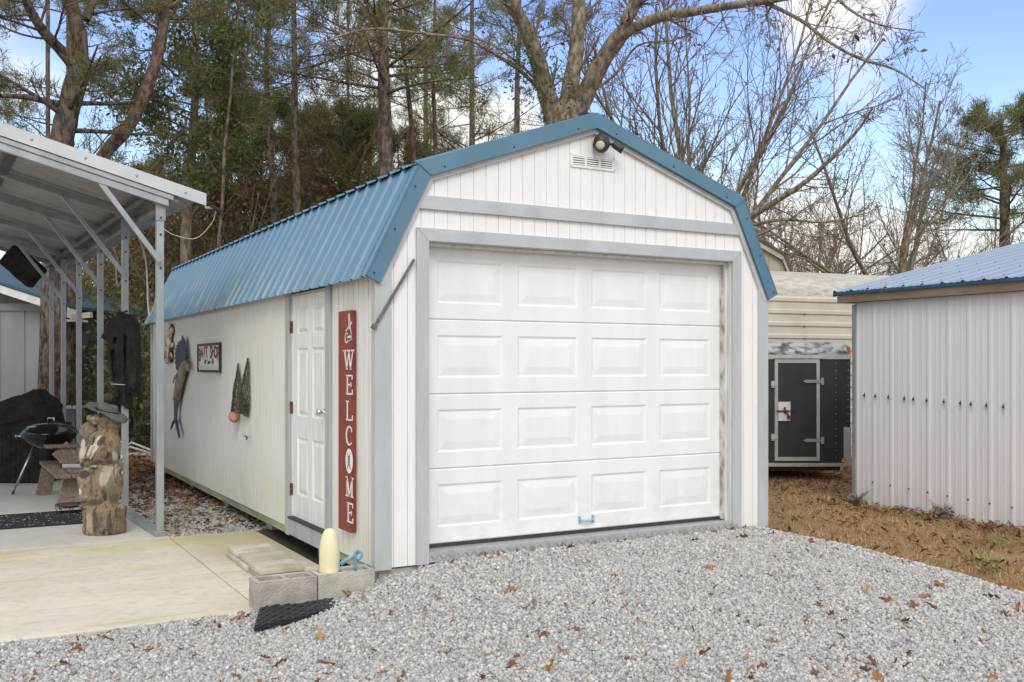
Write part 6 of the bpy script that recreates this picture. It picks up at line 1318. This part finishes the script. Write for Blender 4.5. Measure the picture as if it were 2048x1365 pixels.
def putleaf(x, y, i, size, z=None, tilt=.5):
    o = bpy.data.objects.new('fallen_leaf', leafme[i]); COL.objects.link(o)
    o.location = (x, y, (float(gravel_h(x, y)) if z is None else z)+.014); o.rotation_euler = (rnd.gauss(0, tilt), rnd.gauss(0, tilt), rnd.uniform(0, 6.3)); o.scale = (size, size*rnd.uniform(.8, 1.1), size)
    tag(o, LB[i], 'leaf', LB[i].split(' on ')[0].replace('leaf', 'leaves')+' on the drive')
g = np.random.default_rng(77); n_ = 0
while n_ < 250:
    u, v = g.uniform(0, 2048), 1060+305*g.random()**.85; p = at_z(u, v, -.09)
    if not kp(np.array([p.x]), np.array([p.y]))[0] or p.x > float(edge_x(p.y))-.1: continue
    if u < 1000 and g.random() < .2: continue
    putleaf(p.x, p.y, rnd.choices(range(8), wts)[0], rnd.uniform(.032, .078) if n_ % 7 else rnd.uniform(.09, .13), None, .55); n_ += 1
for u, v, s, i in ((1749, 1325, .17, 1), (1757, 1350, .12, 2), (640, 1270, .13, 3), (1829, 1226, .15, 4), (1812, 1250, .15, 2), (1660, 1245, .10, 0), (1730, 1205, .12, 3), (655, 1175, .07, 0), (572, 1210, .06, 5), (625, 1195, .07, 5), (645, 1190, .05, 1), (480, 1228, .09, 5), (495, 1226, .08, 2), (465, 1232, .07, 0), (395, 1238, .07, 5), (155, 1268, .07, 4), (302, 1292, .07, 0), (319, 1288, .08, 2), (2035, 1225, .13, 0), (2010, 1230, .10, 4)):
    p = at_z(u, v, -.14); putleaf(p.x, p.y, i, s, None, .6)
for k in range(22):
    x = rnd.uniform(.4, 3.3); putleaf(x, -.04-rnd.random()*.05, rnd.choices(range(8), wts)[0], rnd.uniform(.04, .07), None, .7)
def litter(name, X, Y, hf, smin, smax, seed, label, dz=.012, tilt=.35, tint=1.):
    g = np.random.default_rng(seed); Vs = []; Fs = []; Cs = []; o = 0; n = len(X); Z = hf(X, Y)
    for i in range(n):
        v, f = OAK[int(g.integers(0, 8))]; s = g.uniform(smin, smax); a = g.uniform(0, 6.283); tx, ty = g.normal(0, tilt, 2)
        w = v*s; w = w+0; w[:, 2] += w[:, 0]*tx+w[:, 1]*ty; c_, s_ = math.cos(a), math.sin(a)
        Vs.append(np.stack([w[:, 0]*c_-w[:, 1]*s_+X[i], w[:, 0]*s_+w[:, 1]*c_+Y[i], w[:, 2]+Z[i]+dz+g.uniform(0, .02)], 1)); Fs.append(f+o); o += len(v)
        Cs.append(np.tile(np.array(tones[int(g.choice(8, p=np.array(wts)/sum(wts)))])*g.uniform(.6, 1.1)*tint, (len(v), 1)))
    return tag(link(name, npmesh(name, np.concatenate(Vs), np.concatenate(Fs), np.concatenate(Cs), True), M['oak']), label, 'leaf litter', None, 'stuff')
X, Y = scatter(2600, -.82, .40, 2.99, 10, lambda X, Y: np.random.default_rng(4).random(len(X)) < np.clip((Y-2.2)/4.5, .12, 1), 14)
litter('leaf_litter', X, Y, lambda a, b: gravel_h(a, b)+.008, .05, .10, 15, 'brown oak leaves littering the strip between carport and shed')
X, Y = scatter(15000, -8, 3, 9, 22, lambda X, Y: inview(X, Y, 60) & ((X > -.85) | (Y > 14.6)), 16)
litter('leaf_carpet', X[:5200], Y[:5200], ground_h, .07, .13, 17, 'carpet of russet leaves on the ground at the edge of the wood', tint=1.25)
def rside(X, Y): return (X > edge_x(Y)+.05) & (X < RX+.02+(Y > RY+.05)*6) & inview(X, Y, 100)
X, Y = scatter(30000, 3.4, 11, -4.5, 8, lambda X, Y: rside(X, Y) & (np.random.default_rng(5).random(len(X)) < np.where((X > RX-.55) & (Y < RY+.3), .9, np.where(Y > 2, .45, .26))), 18)
litter('leaf_scatter', X[:9000], Y[:9000], ground_h, .035, .075, 19, 'dead brown leaves scattered over the dry grass and heaped along the white wall', .02, .45, .85)

# ================================================================== DRY GRASS
g = np.random.default_rng(91)
X, Y = scatter(520000, 3.3, 12, -5, 9, lambda X, Y: (X > edge_x(Y)+.02+.10*np.sin(Y*7)*.5) & (X < RX+.0+(Y > RY+.05)*6) & inview(X, Y, 100) & (np.random.default_rng(6).random(len(X)) < np.clip(1.25-np.sqrt((X-4)**2+(Y+1)**2)*.10, .25, 1)), 90)
n = len(X); Z = ground_h(X, Y); L = g.uniform(.02, .065, n); a = g.uniform(0, 6.283, n); ln = g.uniform(.3, 1.6, n); w = g.uniform(.0016, .0032, n)
d = np.stack([np.cos(a)*np.sin(ln), np.sin(a)*np.sin(ln), np.cos(ln)], 1); s = np.stack([-np.sin(a), np.cos(a), 0*a], 1); B = np.stack([X, Y, Z-.004], 1)
V = np.stack([B-s*w[:, None], B+s*w[:, None], B+d*L[:, None]+s*w[:, None]*.2], 1).reshape(-1, 3)
pt = np.sin(X*2.3+1.7*np.sin(Y*1.9))*np.sin(Y*2.7+1.3*np.sin(X*1.4)); c = np.where((g.random((n, 1)) < .06+.5*(pt > .72)[:, None]), np.array([[.40, .75, .26]]), np.array([[1., 1., 1.]]))*g.uniform(.45, 1.35, (n, 1))
tag(link('dry_grass', npmesh('dry_grass', V, np.arange(3*n).reshape(n, 3), np.repeat(c, 3, 0)), M['straw']), 'short dry brown grass between the drive and the white metal shed', 'grass', None, 'stuff')
for u, v, k_, lb in ((1965, 1128, 26, 'bright green weed low in the dry grass near the right edge'), (1985, 1143, 20, 'second green weed in the dry grass, just in front of the bright one')):
    p = at_z(u, v, -.14); mb = MB()
    for i in range(k_):
        a = rnd.uniform(0, 6.3); L_ = rnd.uniform(.04, .10); d = Vector((math.cos(a), math.sin(a), rnd.uniform(.1, .7))).normalized(); s_ = Vector((-math.sin(a), math.cos(a), 0))*.012; q = Vector((rnd.gauss(0, .05), rnd.gauss(0, .05), .01)); mb.add([q, q+d*L_*.5+s_, q+d*L_, q+d*L_*.5-s_], [(0, 1, 2, 3)])
    o = mb.build('green_weed', mat('weed_green', (.10, .22, .03), (.14, .26, .05), 20), None, fix=False); o.location = (p.x, p.y, float(ground_h(p.x, p.y))); tag(o, lb, 'weed')
for u, v, lb in ((1715, 995, 'clump of dead weeds at the corner of the white metal shed'), (1888, 1030, 'clump of dead weeds halfway along the white metal wall')):
    p = at_x(u, v, RX-.10); mb = MB(); z = float(ground_h(p.x, p.y))
    for i in range(34): a = rnd.uniform(0, 6.3); L_ = rnd.uniform(.08, .24); d = Vector((math.cos(a)*.6, math.sin(a)*.6, 1)).normalized(); mb.tube([Vector((rnd.gauss(0, .05), rnd.gauss(0, .05), 0)), d*L_*.6, d*L_+Vector((math.cos(a)*.04, math.sin(a)*.04, -.01))], [.003, .0025, .0015], 3, True, False)
    for i in range(26): a = rnd.uniform(0, 6.3); q = Vector((rnd.gauss(0, .08), rnd.gauss(0, .08), rnd.uniform(.02, .10))); mb.add([q, q+Vector((.04*math.cos(a), .04*math.sin(a), .02)), q+Vector((.07*math.cos(a+.4), .07*math.sin(a+.4), 0)), q+Vector((.03*math.cos(a+.9), .03*math.sin(a+.9), -.01))], [(0, 1, 2, 3)])
    o = mb.build('dead_weeds', M['vine'] if False else M['wood'], None, fix=False); o.location = (p.x, p.y, z); tag(o, lb, 'weed')
